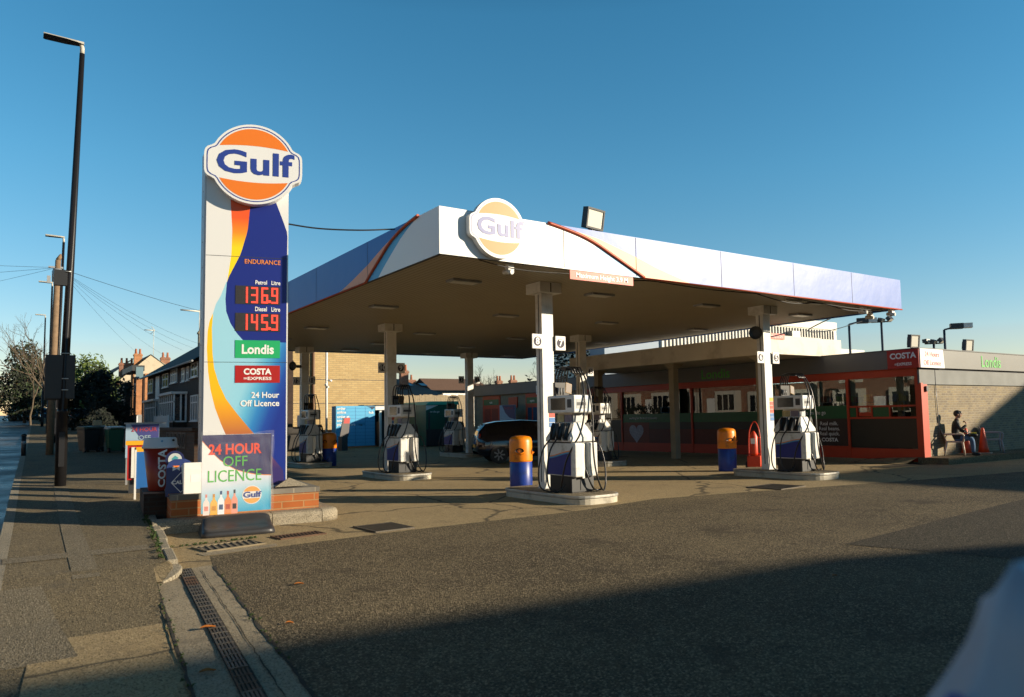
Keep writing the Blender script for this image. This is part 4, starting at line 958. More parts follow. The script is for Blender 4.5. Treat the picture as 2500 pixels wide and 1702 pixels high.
mb = MB(); mb.box(SX-.14, SX-.02, 11.97, 38.6, 2.86, 3.42, 0); mb.box(SX-.02, 34.2, 11.97, 12.06, 2.86, 3.42, 0); mb.box(SX-.16, 34.2, 11.95, 12.1, 3.42, 3.45, 1); mb.box(SX-.16, SX, 12.1, 38.6, 3.42, 3.45, 1)
wb(mb, 'fascia', [M['fasciagrey'], M['dark']], shop)
mb = MB(); mb.box(SX, 34, 12.1, 38.5, 3.28, 3.34); wb(mb, 'roof', M['dark'], shop)
def shz(y): return interp([(12.1, .185), (15, .09), (26, .05), (46, .03)], y)
# orange frame
posts = [12.12, 14.42, 17.85, 21.3, 25.5, 27.9]
mb = MB(); mb.box(SX-.05, SX+.12, 12.12, 28.0, 2.62, 2.86)
for y in posts: mb.box(SX-.045, SX+.10, y, y+.085, shz(y), 2.62)
mb.box(SX-.03, SX+.1, 12.2, 28, .05, .42); mb.box(SX-.038, SX+.1, 12.2, 14.42, 1.70, 1.755); mb.box(SX-.038, SX+.1, 12.2, 14.42, 1.34, 1.40)
for y in (12.2+.82, 12.2+1.42, 12.2+1.93): mb.box(SX-.036, SX+.09, y, y+.05, 1.40, 1.70)
mb.box(SX-.02, SX+.05, 13.66, 14.1, 1.42, 1.55)
mb.box(SX-.042, SX+.1, 14.5, 17.85, .42, .47)
wb(mb, 'frame', M['shoporange'], shop)
mb = MB(); mb.box(SX-.06, SX+.32, 12.02, 12.14, .18, 2.36); mb.box(SX-.07, SX+.05, 12.0, 12.06, .18, 2.4); wb(mb, 'corner_post', M['shoporange'], shop)
M['shopglass'] = glass('shop glass', (0.62, 0.66, 0.64), .035)
mb = MB()
for a, b in zip(posts, posts[1:]):
    mb.box(SX+.02, SX+.028, a+.085, b, 1.0 if a > 13 else 1.40, 2.62)
wb(mb, 'shop_window', M['shopglass'], shop)
M['ad'] = mat('coffee advert', (0.035, 0.02, 0.018), .35, var=.3, scale=3)
M['adgreen'] = mat('green window band', HX('0f5a32'), .35, var=.15)
M['blackpanel'] = mat('black panel', (0.012, 0.015, 0.013), .35, var=.3)
mb = MB(); mb.box(SX-.005, SX+.01, 12.2, 14.42, .44, 1.34); wb(mb, 'black_panel', M['blackpanel'], shop)
for a_, b_ in ((13.07, 13.62), (14.15, 14.42)): mb = MB(); mb.box(SX-.004, SX+.01, a_, b_, 1.4, 1.7); wb(mb, 'green_panel', M['adgreen'], shop)
mb = MB(); mb.box(SX-.01, SX+.01, 14.51, 17.85, 1.36, 1.78); gb = wb(mb, 'window_band', M['adgreen'], shop)
wt('Hot drinks on the go', .19, M['txt'], shop, SX-.014, 16.0, 1.56, -pi/2, sx=.85)
mb = MB(); mb.box(SX-.008, SX+.01, 14.51, 17.85, .47, 1.36); wb(mb, 'coffee_advert', M['ad'], shop)
wt('Real milk.\nReal beans.\nReal quick.', .175, M['txt'], shop, SX-.014, 15.2, 1.03, -pi/2, align='CENTER', sp=.95)
wt('COSTA', .17, M['txt'], shop, SX-.014, 15.2, .66, -pi/2, bold=.004, sx=1.1)
mb = MB(); mb.prism([(16.62, .52), (16.02, .52), (15.93, 1.18), (16.71, 1.18)], 'x', SX-.013, SX-.009, 0); mb.prism([(16.74, 1.18), (15.9, 1.18), (15.98, 1.28), (16.66, 1.28)], 'x', SX-.0135, SX-.009, 1)
wb(mb, 'cup_picture', [mat('cup picture red', HX('4a1414'), .35), mat('cup lid grey', (.2, .2, .19), .4)], shop)
wt('COSTA', .14, M['txt'], shop, SX-.0145, 16.32, .85, -pi/2, spin=pi/2, bold=.003)
mb = MB()
for a, b in ((17.94, 21.3), (21.39, 25.5)):
    mb.box(SX-.006, SX+.01, a, b, .42, 1.0, 0); mb.box(SX-.008, SX+.01, a, b, 1.28, 1.64, 1)
    mb.box(SX-.004, SX+.008, a, b, 1.0, 1.28, 2)
mb.box(SX-.006, SX+.01, 25.58, 27.9, .42, 1.4, 2)
wb(mb, 'lower_panels', [mat('dark orange panel', HX('5e2412'), .5, var=.2), M['adgreen'], M['blackpanel']], shop)
wt('working for the local community', .13, M['txt'], shop, SX-.012, 24.2, 1.46, -pi/2)
wt('Up to', .14, M['txt'], shop, SX-.012, 22.3, 1.46, -pi/2)
mb = MB()
hp = [(16*sin(a)**3, 13*cos(a)-5*cos(2*a)-2*cos(3*a)-cos(4*a)) for a in [2*pi*k/40 for k in range(40)]]
mb.prism([(24.63+x*.028, .84+z*.028) for x, z in hp], 'x', SX-.016, SX-.011); wb(mb, 'heart_poster', mat('heart print', (.33, .31, .36), .5, var=.9, scale=22), shop)
mb = MB(); mb.box(SX-.01, SX+.01, 23.85, 25.5, .3, 1.28); wb(mb, 'orange_poster', mat('poster orange brown', HX('7a3316'), .5), shop)
mb = MB(); mb.box(SX+.03, SX+.036, 22.9, 25.0, 1.86, 2.16, 0); mb.box(SX+.03, SX+.036, 22.9, 25.0, 2.16, 2.42, 1); mb.box(SX+.03, SX+.036, 25.05, 25.45, 1.66, 2.5, 2); mb.box(SX+.03, SX+.036, 18.05, 18.4, 1.7, 2.5, 3)
wb(mb, 'window_poster', [mat('yellow offer strip', HX('b8a01e'), .5, var=.5, scale=14), mat('offer posters', HX('8a4a40'), .5, var=.8, scale=9), mat('lilac poster', HX('a79aa8'), .5, var=.4, scale=8), M['amber']], shop)
# interior
mb = MB(); mb.box(27.2, 27.3, 12.5, 28, 0, 3.2, 0); mb.box(SX+.2, 27.2, 12.5, 28, 2.85, 2.9, 1); mb.box(SX+.2, 27.2, 12.4, 28, .02, .06, 2); mb.box(SX+.1, 27.2, 28.0, 28.1, 0, 3.2, 0)
wb(mb, 'interior', [mat('shop wall', (.25, .22, .18), .8), mat('shop ceiling', (.5, .5, .48), .8), mat('shop floor', (.2, .18, .16), .4)], shop)
tube = emat('fluorescent tube', (0.75, 1.0, 0.95), 2.2)
for (x, y, l) in ((24, 15.0, 1.5), (25.4, 15.6, 1.6), (24.2, 17.6, 1.5), (25.8, 19.5, 1.8), (24, 21.5, 1.5), (25.5, 24, 1.8), (23.8, 13.2, 1.0)):
    mb = MB(); mb.box(x-.04, x+.04, y-l/2, y+l/2, 2.76, 2.81); wb(mb, 'ceiling_tube', tube, shop)
gm = [mat('goods '+h, HX(h), .5, var=.8, scale=11) for h in ('8a3a28', '6a7a30', 'a08a38', '3a4a6a', '7a7266', '54324a')]
rr = random.Random(12)
for k, (x, y0, y1, h) in enumerate(((24.2, 14.8, 17.2, 1.75), (25.6, 14.2, 17.6, 2.1), (24.4, 18.3, 20.8, 1.7), (26.0, 18.5, 22, 2.1), (24.3, 21.9, 25, 1.8), (26.6, 12.8, 14, 2.2))):
    mb = MB(); mb.box(x, x+.5, y0, y1, .06, h, 6)
    for lv in range(4):
        z = .9+lv*.34; y = y0+.03
        while y < y1-.12:
            wdd = rr.uniform(.08, .25); hh = rr.uniform(.16, .29)
            if z+hh < h+.2: mb.box(x-.1-.1*rr.random(), x, y, min(y+wdd-.012, y1), z, z+hh, rr.randrange(6))
            y += wdd
    wb(mb, 'shelf_of_goods', gm+[mat('shelf dark', (.08, .08, .08), .6)], shop)
# back wing doors
def sdoor(y0, y1, label):
    mb = MB(); mb.box(SX-.04, SX+.1, y0, y1, .03, 2.82); d = wb(mb, 'door', M['shoporange'], shop); d['label'] = label
    mb = MB(); mb.box(SX-.05, SX-.038, y0+.1, y1-.1, 2.3, 2.62, 0); mb.box(SX-.05, SX-.038, y0+.2, (y0+y1)/2-.06, .4, 2.1, 1); mb.box(SX-.05, SX-.038, (y0+y1)/2+.06, y1-.2, .4, 2.1, 1)
    wb(mb, 'door_panel', [M['adgreen'], M['glassblue'] if y0 < 33 else mat('door panel red', HX('8a2c18'), .5)], d)
    wt('exit' if y0 > 33 else 'open', .2, M['txt'], d, SX-.054, (y0+y1)/2, 2.45, -pi/2)
M['glassblue'] = mat('door glass', (0.05, 0.09, 0.16), .06, spec=.9)
sdoor(31.85, 33.1, 'orange framed door with blue glass'); sdoor(35.65, 37.45, 'orange door with a green sign above it')
mb = MB(); mb.box(SX-.05, SX-.0, 33.9, 34.75, 2.12, 2.68); wb(mb, 'orange_panel', M['shoporange'], shop)
mb = MB(); mb.box(SX-.16, SX-.14, 31.6, 31.95, 2.75, 3.2); wb(mb, 'white_notice', M['white'], shop)
# signs on the shop
t = thing('coffee_sign', 'red coffee sign on the corner of the shop fascia', 'sign', (SX-.15, 12.46, 3.14), -pi/2)
mb = MB(); mb.box(-.5, .49, -.02, .0, -.285, .285); mb.build('sign_board', M['red'], t)
text('COSTA', .24, M['txt'], t, 0, -.025, .09, bold=.008, sx=1.05); text('=EXPRESS', .125, M['txt'], t, 0, -.025, -.16, bold=.002, sx=1.0)
t = thing('licence_sign', 'white off licence sign round the corner from the red coffee sign', 'sign', (22.98, 11.965, 3.14))
mb = MB(); mb.prism([(-.70, -.285), (.70, -.285), (.64, .285), (-.70, .285)], 'y', -.02, 0); mb.build('sign_board', M['fwhite'], t)
lr = mat('faded red lettering', HX('d2706a'), .5)
text('24 Hours', .22, lr, t, -.02, -.025, .12); text('Off Licence', .22, lr, t, -.02, -.025, -.14)
wt('Londis', .52, M['lime'], shop, 26.75, 11.962, 3.11, 0, bold=.006, sx=1.0)
wt('Londis', .5, M['lime'], shop, SX-.145, 19.95, 3.1, -pi/2, bold=.004, sx=1.1)
for i, (x, z, l) in enumerate(((22.72, 3.45, 'square floodlight on the shop roof above the white sign'), (26.1, 3.45, 'floodlight on the shop roof above the green lettering'))):
    floodlight(l, (x, 12.35, z), -.12, .42, .40, .12, 'floodlights on the shop roof', .04)
t = thing('wall_lamp', 'small dark lamp and white box on the brick wall by the orange corner', 'wall lamp', (22.62, 12.1, 2.2))
mb = MB(); mb.box(-.05, .06, -.14, 0, -.06, .1); mb.build('lamp_body', M['dark'], t); mb = MB(); mb.box(-.07, .08, -.06, 0, -.4, -.1); mb.build('box', M['whitecol'], t)
mb = MB(); mb.tube([(23.35, 12.09, 2.36), (23.36, 12.09, 1.9), (23.42, 12.085, .8)], .012, 6); tag(wb(mb, 'downpipe', M['grey'], None), 'thin grey cable pipe down the brick side wall', 'pipe')
# raised pavement by the side wall
mb = MB(); mb.poly([(22.3, 11.3, .185), (40, 10.2, .185), (40, 12.2, .185), (22.3, 12.2, .185)]); mb.poly([(22.3, 11.3, 0), (40, 10.2, 0), (40, 10.2, .185), (22.3, 11.3, .185)]); mb.poly([(22.3, 11.3, 0), (22.3, 12.2, 0), (22.3, 12.2, .185), (22.3, 11.3, .185)])
struct(mb.build('pavement', M['pave']))
mb = MB(); mb.add([(22.3, 12.2, .185), (21.6, 12.2, .02), (21.6, 28, .02), (22.45, 28, .05), (22.45, 14, .1)], [(0, 1, 2, 3, 4)]); struct(mb.build('pavement', M['concrete']))

# lower concrete canopy in front of the shop
lc = thing('concrete_canopy', 'low white slab canopy in front of the shop door', 'canopy', (19.5, 15.28, 0))
M['slab'] = mat('painted concrete', (0.78, 0.72, 0.6), .7, var=.1, scale=1.5, dirt=(.5, .44, .34), dscale=.8)
mb = MB(); mb.box(19.5, 22.25, 15.28, 25.5, 3.44, 4.04); mb.box(22.25, 23.4, 15.28, 25.5, 3.46, 4.02); wb(mb, 'slab', M['slab'], lc)
M['support'] = mat('shade-darkened concrete', (.36, .31, .22), .85, var=.2, scale=3)  # darker than the slab: shade under the canopy is put into this colour
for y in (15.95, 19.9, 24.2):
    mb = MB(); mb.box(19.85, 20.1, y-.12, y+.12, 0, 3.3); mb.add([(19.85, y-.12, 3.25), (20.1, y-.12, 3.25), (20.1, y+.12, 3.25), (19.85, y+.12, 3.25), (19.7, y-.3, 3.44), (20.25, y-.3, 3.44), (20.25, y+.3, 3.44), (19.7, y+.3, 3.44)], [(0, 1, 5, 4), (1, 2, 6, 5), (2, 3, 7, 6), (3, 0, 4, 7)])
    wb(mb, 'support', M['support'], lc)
t = thing('height_sign', 'small red height sign on the end of the low slab canopy', 'height sign', (19.9, 15.27, 4.0)); mb = MB(); mb.box(-.6, .42, -.02, 0, -.09, .09); mb.build('sign_board', M['hred'], t); text('Max Height 3.2m', .12, M['txt'], t, -.09, -.024, 0, sx=.95)

# man and things by the side wall -----------------------------------------
def cone(label, loc, rz):
    t = thing('traffic_cone', label, 'traffic cone', loc, rz, 'traffic cones')
    mb = MB(); mb.lathe([(.165, .03), (.13, .2), (.09, .48), (.05, .74), (.035, .80), (.02, .81)], 20); mb.build('cone_body', M['cone'], t)
    mb = MB(); mb.box(-.22, .22, -.22, .22, 0, .035); mb.build('base', mat('cone base', (.4, .33, .26), .7), t, bev=.015)
cone('tall orange traffic cone in front of the empty plastic chair', (25.3, 11.7, .185), .3)
cone('traffic cone half hidden behind the knees of the seated man', (24.75, 11.95, .185), .1)
def pchair(label, loc, rz, m):
    t = thing('plastic_chair', label, 'chair', loc, rz, 'plastic garden chairs')
    mb = MB(); mb.prism([(-.25, -.24), (.25, -.24), (.22, .24), (-.22, .24)], 'z', .40, .44); mb.build('seat', m, t, bev=.012)
    mb = MB(); mb.grid(lambda u, v: ((u-.5)*(.5-.1*v), .2+.12*v+.05*cos((u-.5)*3), .42+.42*v*(1-.35*abs(u-.5)**2*4)), 10, 6)
    o = mb.build('backrest', m, t); md = o.modifiers.new('solid', 'SOLIDIFY'); md.thickness = .018
    for x, y, dx, dy in ((-.24, -.22, -.05, -.05), (.24, -.22, .05, -.05), (-.21, .2, -.05, .08), (.21, .2, .05, .08)):
        mb = MB(); mb.tube([(x, y, .42), (x+dx, y+dy, 0)], [.032, .022], 6); mb.build('leg', m, t)
    for s in (-1, 1):
        mb = MB(); mb.tube(smooth([(s*.27, -.24, .42), (s*.30, -.26, .62), (s*.29, -.1, .655), (s*.27, .15, .65), (s*.24, .27, .66)], 5), .024, 6); mb.build('armrest', m, t)
pchair('empty grey plastic garden chair beyond the cones, against the brick wall', (25.95, 11.72, .185), RD(32), M['plasticgrey'])
pchair('pale plastic chair the seated man sits on', (23.77, 11.84, .185), RD(27), mat('cream plastic', (.55, .48, .38), .5))

def skinned(name, joints, edges, m, parent, subd=1, root=0):
    me = bpy.data.meshes.new(name); me.from_pydata([j[0] for j in joints], edges, [])
    b = bmesh.new(); b.from_mesh(me); L = b.verts.layers.skin.verify(); b.verts.ensure_lookup_table()
    for v, j in zip(b.verts, joints): v[L].radius = (j[1], j[2] if len(j) > 2 else j[1])
    b.verts[root][L].use_root = True; b.to_mesh(me); b.free()
    o = bpy.data.objects.new(name, me); COL.objects.link(o)
    o.modifiers.new('skin', 'SKIN'); s = o.modifiers.new('sub', 'SUBSURF'); s.levels = subd; s.render_levels = subd
    dg = bpy.context.evaluated_depsgraph_get(); e = bpy.data.meshes.new_from_object(o.evaluated_get(dg)); e.name = name
    bpy.data.objects.remove(o); e.materials.clear(); e.materials.append(m)
    for p in e.polygons: p.use_smooth = True
    o = bpy.data.objects.new(name, e); COL.objects.link(o); o.parent = parent; return o
SKIN = mat('skin', (.45, .26, .17), .5, var=.08); JKT = mat('dark jacket', (.012, .014, .016), .7, var=.4, scale=20); JEAN = mat('blue jeans', (.06, .13, .24), .8, var=.3, scale=18)
man = thing('person', 'person in dark jacket and blue jeans sitting on a plastic chair, hand at face', 'person', (23.82, 11.84, .185), RD(-62))
# local: x to the right (forward), y away from the viewer, z up
J = [((0, 0, .52), .13, .16), ((.0, 0, .70), .125, .16), ((.03, 0, .92), .13, .17), ((.06, 0, 1.03), .075, .10), ((.085, 0, 1.10), .052), ((.11, 0, 1.2), .06),
     ((.05, -.17, 1.0), .078), ((.16, -.22, .78), .065), ((.33, -.14, .93), .038), ((.05, .17, 1.0), .078), ((.15, .2, .76), .065), ((.34, .1, .70), .038),
     ((.06, -.1, .50), .11), ((.45, -.12, .53), .09), ((.47, -.12, .3), .068), ((.47, -.12, .08), .055), ((.06, .1, .50), .11), ((.46, .1, .60), .085), ((.47, -.06, .64), .062), ((.45, -.2, .62), .05)]
Ed = [(0, 1), (1, 2), (2, 3), (3, 4), (4, 5), (2, 6), (6, 7), (7, 8), (2, 9), (9, 10), (10, 11), (0, 12), (12, 13), (13, 14), (14, 15), (0, 16), (16, 17), (17, 18), (18, 19)]
body = skinned('body', J, Ed, JKT, man)
body.data.materials.append(JEAN); body.data.materials.append(SKIN)
for p in body.data.polygons:
    c = p.center
    if c.z > 1.115: p.material_index = 2
    elif (c.x > .12 and c.z < .66 and not (c.z > .6 and c.x < .36)) or c.z < .5: p.material_index = 1
mb = MB(); mb.ball((.125, 0, 1.245), .098, .078, .118, 0, 16, 12); mb.ball((.222, 0, 1.235), .02, .014, .022, 0, 8, 6)
for s in (-1, 1): mb.ball((.115, s*.08, 1.24), .022, .012, .032, 0, 8, 6); mb.ball((.208, s*.032, 1.258), .012, .012, .01, 1, 8, 6)
mb.ball((.208, 0, 1.19), .012, .03, .008, 2, 8, 5)
mb.build('head', [SKIN, M['black'], mat('lips', (.3, .12, .1), .5)], man)
mb = MB(); mb.ball((.10, 0, 1.275), .108, .088, .108, 0, 16, 10); mb.tube([(.13, 0, 1.30), (.22, 0, 1.295)], [.07, .05], 10); mb.build('cap', M['black'], man)
def hand(base, d, up, parent):
    d = Vector(d).normalized(); up = Vector(up).normalized(); sd = d.cross(up).normalized(); B = Vector(base)
    Jh = [(B, .026, .016), (B+d*.045, .034, .016), (B+d*.085, .036, .014)]; Eh = [(0, 1), (1, 2)]
    o1 = skinned('hand', Jh, Eh, SKIN, parent)
    for k, L in enumerate((.07, .08, .075, .058)):
        s = sd*(-.027+.018*k); p0 = B+d*.085+s; p1 = p0+d*L*.45-up*.012; p2 = p1+d*L*.25-up*.028; p3 = p2-up*.022-d*.004
        skinned('finger', [(p0, .0085), (p1, .008), (p2, .0075), (p3, .006)], [(0, 1), (1, 2), (2, 3)], SKIN, o1)
    p0 = B+d*.03-sd*.03; p1 = p0+d*.03-sd*.025-up*.01; p2 = p1+d*.03-up*.012
    skinned('thumb', [(p0, .011), (p1, .0095), (p2, .007)], [(0, 1), (1, 2)], SKIN, o1)
hand((.335, -.135, .945), (-.35, .5, .8), (.7, .2, .4), man)
hand((.35, .09, .70), (.9, -.2, .1), (0, 0, 1), man)
for x, y, z in ((.50, -.12, .05), (.44, -.26, .62)):
    mb = MB(); mb.ball((x+.04, y, z), .13, .05, .05, 0, 12, 8); mb.build('shoe', M['black'], man)
mb = MB(); mb.box(.43, .57, -.2, -.06, .655, .70); tag(wb(mb.xf(Matrix.Translation((23.82, 11.84, .185)) @ Matrix.Rotation(RD(-62), 4, 'Z')), 'food_packet', mat('yellow packet', HX('c8c020'), .5), None, bev=.01), 'yellow packet on the lap of the seated man', 'packet')
mb = MB(); mb.grid(lambda u, v: (.26+.2*u, -.2+.22*v, .66+.05*sin(u*7)*cos(v*6)+.06*(1-u)), 8, 8); tag(wb(mb.xf(Matrix.Translation((23.82, 11.84, .185)) @ Matrix.Rotation(RD(-62), 4, 'Z')), 'paper_bag', mat('crumpled bag', (.5, .45, .4), .7, var=.6, scale=14), None), 'crumpled pale bag in the lap of the seated man', 'bag')

# red trolley beside the right island
t = thing('fire_trolley', 'red two wheeled trolley with extinguisher beside the front right column', 'fire trolley', (17.05, 13.95, 0), RD(-60))
rdm = mat('trolley red', HX('c83a16'), .45, var=.1)
mb = MB(); mb.tube(smooth([(-.16, 0, .1), (-.16, .02, .6), (-.14, .06, 1.05), (-.05, .12, 1.32), (.05, .12, 1.32), (.14, .06, 1.05), (.16, .02, .6), (.16, 0, .1)], 5), .016, 6); mb.box(-.16, .16, -.01, .02, .45, .49); mb.box(-.16, .16, -.01, .02, .9, .93); mb.build('frame', rdm, t)
mb = MB(); mb.lathe([(.0, .42), (.1, .44), (.11, .5), (.11, .95), (.06, 1.05), (.03, 1.1), (.0, 1.1)], 16, (0, -.11, 0)); mb.build('cylinder', rdm, t)
mb = MB(); mb.box(-.06, .06, -.225, -.215, .75, .9); mb.build('cylinder_label', M['white'], t)
mb = MB(); mb.box(-.18, .18, -.2, .02, .12, .42); mb.build('box', rdm, t, bev=.02)
for s in (-1, 1):
    mb = MB(); mb.tube([(s*.19, .06, .13), (s*.25, .06, .13)], .13, 16); w_ = mb.build('wheel', M['rubber'], t); mb = MB(); mb.tube([(s*.245, .06, .13), (s*.256, .06, .13)], .06, 12); mb.build('hub', rdm, w_)
# ------------------------------------------------------------------ behind the forecourt
t = thing('brick_building', 'large windowless yellow brick building behind the forecourt', 'building', (15.5, 50, 0))
mb = MB(); mb.box(14.7, 22.05, 50, 62, -.2, 8.0); wb(mb, 'wall', M['brickyellow'], t)
mb = MB(); mb.box(14.6, 22.2, 49.9, 62.1, 8.0, 8.25); wb(mb, 'roof', M['dark'], t)
mb = MB()
for z in (2.75, 4.35): mb.box(14.7, 22.05, 49.988, 50, z, z+.035)
wb(mb, 'wall_joint', M['seam'], t)
mb = MB(); mb.tube([(16.79, 49.9, 0), (16.79, 49.9, 8)], .09, 8); wb(mb, 'downpipe', mat('brown downpipe', (.16, .09, .05), .6), t)
t = thing('camera_pole', 'thin white pole with security cameras in front of the yellow brick wall', 'camera pole', (16.3, 46, 0))
mb = MB(); mb.tube([(0, 0, 0), (0, 0, 6.6)], .07, 10); mb.build('pole', M['white'], t)
for z, dx in ((4.1, .22), (3.85, -.1), (3.72, .05)):
    mb = MB(); mb.tube([(0, 0, z), (dx*.5, -.05, z+.03)], .03, 6); mb.tube([(dx*.4, -.05, z), (dx*1.3, -.16, z-.04)], .065, 8); mb.build('camera', M['whitecol'], t)
t = thing('parcel_locker', 'bright blue parcel locker with white lettering against the brick wall', 'parcel locker', (17.0, 43, .1), 0)
mb = MB(); mb.box(-1.2, 1.18, 0, .7, .0, 2.35); mb.build('locker_body', M['locker'], t)
mb = MB(); xs = [-1.2, -.62, -.02, .58, 1.18]
for x in xs[1:-1]: mb.box(x-.008, x+.008, -.004, 0, .04, 2.3)
for k in range(11): mb.box(-1.18, 1.16, -.0045, 0, .2+k*.2, .212+k*.2)
mb.build('door_gaps', mat('locker gap', HX('1d5a98'), .5), t)
for k, (s, z) in enumerate((('order', 2.2), ('online', 1.98), ('order at', 1.72), ('amazon,', 1.5), ('pick up here', 1.27))):
    text(s, .22, M['txt'], t, -1.15, -.012, z, align='LEFT', bold=.004)
text('hub', .2, M['txt'], t, 1.1, -.012, 1.95, align='RIGHT', bold=.004)
mb = MB(); mb.box(.0, .56, -.012, -.004, 1.22, 1.36, 0); mb.prism([(.12, 1.25), (.42, 1.25), (.36, 1.18), (.2, 1.22)], 'y', -.014, -.011, 1); mb.build('parcel_slot', [mat('slot blue', HX('3d8fb8'), .4), M['black']], t)
mb = MB(); mb.prism([(.66, 2.32), (1.16, 2.32), (1.16, 2.22), (1.0, 2.12), (.9, 2.24)], 'y', -.012, -.004); mb.build('corner_mark', mat('locker navy', HX('16324f'), .4), t)
t = thing('wash_shelter', 'dark open shelter with a white edged flat roof right of the blue locker', 'shelter', (19.4, 43.4, 0))
mb = MB(); mb.box(-1.1, 1.25, -.2, 3, 2.35, 2.5, 0); mb.box(-1.1, 1.25, -.22, -.2, 2.2, 2.42, 1); mb.build('roof', [M['dark'], M['white']], t)
mb = MB(); mb.box(-1.05, 1.2, 2.5, 2.6, 0, 2.35); mb.box(1.1, 1.2, 0, 2.5, 0, 2.35); mb.build('wall', M['seam'], t)
for x in (-.72, 1.05):
    mb = MB(); mb.box(x-.06, x+.06, -.1, .02, 0, 2.2); mb.build('post', M['white'], t)
mb = MB(); mb.box(-.4, .3, .6, 1.3, 0, 1.5); mb.build('wash_unit', M['dark'], t, bev=.03)
t = thing('sack_pile', 'dark heap of sacks and a white bin beside the far left pump', 'goods', (13.9, 42, 0))
mb = MB(); mb.box(-1.4, .6, 0, 1.2, 0, .9); mb.box(-1.2, .3, .1, 1, .9, 1.3); mb.build('sacks', mat('dark sacks', (.04, .035, .03), .8, var=.5), t, bev=.1)
mb = MB(); mb.box(-.55, .2, -.2, .4, 1.3, 1.95); mb.build('white_box', M['white'], t, bev=.05)
# green container
t = thing('storage_container', 'dark green storage container with a bright green roof edge', 'container', (21.2, 40, 0))
gr = mat('container green', (.012, .095, .06), .4, var=.2, scale=2)
mb = MB(); mb.box(-1.15, .9, 0, 5, .05, 2.42); mb.build('container_body', gr, t)
mb = MB(); mb.prism([(-1.2, 2.42), (-.95, 2.62), (.9, 2.62), (.95, 2.42)], 'y', -.12, 5.1); mb.build('roof', mat('roof green', (.05, .4, .27), .45, var=.1), t)
mb = MB(); mb.prism([(-1.14, 2.1), (-.35, 2.4), (-1.14, 2.4)], 'y', -.012, -.004); mb.build('white_patch', M['white'], t)
text('on the go', .16, M['txt'], t, -.6, -.014, 2.02, shear=.2)
mb = MB(); mb.box(-1.0, -.9, -.03, 0, .3, 2.0); mb.box(.1, .2, -.03, 0, .3, 2.0); mb.build('lock_bar', M['dark'], t)
mb = MB(); mb.box(-1.15, .9, -.02, 0, .05, 1.0); mb.build('lower_panel', mat('dark poster', (.035, .03, .032), .5, var=.5, scale=2), t)
# fence
t = thing('timber_fence', 'tall weathered timber board fence catching the sun behind the containers', 'fence', (24, 48.2, 0))
mb = MB(); x = -2.2; rr = random.Random(5)
while x < 4: 
    mb.box(x, x+.135, rr.uniform(0, .02), .03, 0, 3.28+rr.uniform(-.04, .04)); x += .145
mb.build('boards', M['wood'], t)
for x in (-2.1, .2, 2.4):
    mb = MB(); mb.box(x, x+.1, .04, .14, 0, 3.2); mb.build('post', M['wood'], t)
def bare_tree(name, label, loc, h, seed, spread=.5, group=None, r0=.12, depth=6, m=None):
    t = thing(name, label, 'tree', loc, 0, group); rr = random.Random(seed); tr = MB(); tw = MB()
    def grow(p, d, L, r, lv):
        n = 3; P = [p]; q = p; dd = d
        for k in range(n):
            dd = (dd+Vector((rr.gauss(0, .13), rr.gauss(0, .13), rr.gauss(.03, .08)))).normalized(); q = q+dd*L/n; P.append(q)
        r1 = r*.62
        (tr if lv < 2 else tw).tube(P, [r+(r1-r)*k/n for k in range(n+1)], 5 if lv < 2 else 4 if lv < 4 else 3, cap=False)
        if lv >= depth: return
        for k in range(rr.choice((2, 3, 3)) if lv < 4 else 2):
            a = rr.uniform(0, 2*pi); s = spread*rr.uniform(.6, 1.3)
            o = dd.orthogonal().normalized(); nd = (dd+(Matrix.Rotation(a, 3, dd) @ o)*s+Vector((0, 0, .1))).normalized()
            grow(P[-1] if k < 2 else P[2], nd, L*rr.uniform(.62, .8), r1, lv+1)
    grow(Vector((0, 0, 0)), Vector((0, 0, 1)), h*.28, r0, 0)
    tr.build('trunk', m or M['bark'], t, recalc=False); tw.build('crown', m or M['bark'], t, recalc=False); return t
M['bark'] = mat('bark', (.12, .09, .06), .9, var=.3)
def leafy(name, label, loc, h, rx, ry, seed, cols, n=2600, base=.15, leaf=.16, shape='round', group=None):
    t = thing(name, label, 'tree', loc, 0, group); rr = random.Random(seed)
    mb = MB(); mb.tube([(0, 0, 0), (.05, 0, h*.4), (0, .05, h*.8)], [.16, .12, .05], 6); mb.build('trunk', M['bark'], t)
    mb = MB(); cl = []
    for k in range(46):
        z = rr.uniform(base, 1); 
        w_ = (sin(pi*min(1, max(.02, (z-base)/(1-base)))**.75)**.7 if shape == 'round' else (1.02-z)**.8)
        a = rr.uniform(0, 2*pi); q = sqrt(rr.random())
        cl.append((Vector((rx*w_*q*cos(a), ry*w_*q*sin(a), h*z)), rr.uniform(.12, .26)*min(h, 2.2*rx)))
    for k in range(n):
        c, r = rr.choice(cl); d = Vector((rr.gauss(0, 1), rr.gauss(0, 1), rr.gauss(0, .8))).normalized()
        p = c+d*r*rr.uniform(.55, 1.05); u = Vector((rr.gauss(0, 1), rr.gauss(0, 1), rr.gauss(0, 1))).normalized(); v = u.orthogonal().normalized(); s = leaf*rr.uniform(.6, 1.4)
        mb.add([p-u*s, p+v*s*.5, p+u*s, p-v*s*.5], [(0, 1, 2, 3)], rr.randrange(len(cols)))
    mb.build('crown', cols, t, recalc=False); return t
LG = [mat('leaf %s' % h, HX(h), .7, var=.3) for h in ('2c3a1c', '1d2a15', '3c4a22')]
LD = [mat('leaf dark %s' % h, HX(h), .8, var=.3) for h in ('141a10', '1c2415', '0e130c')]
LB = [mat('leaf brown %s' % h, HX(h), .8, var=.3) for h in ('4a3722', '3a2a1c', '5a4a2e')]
LY = [mat('leaf bright %s' % h, HX(h), .7, var=.3) for h in ('4a5a22', '38471c', '5c6a2c')]
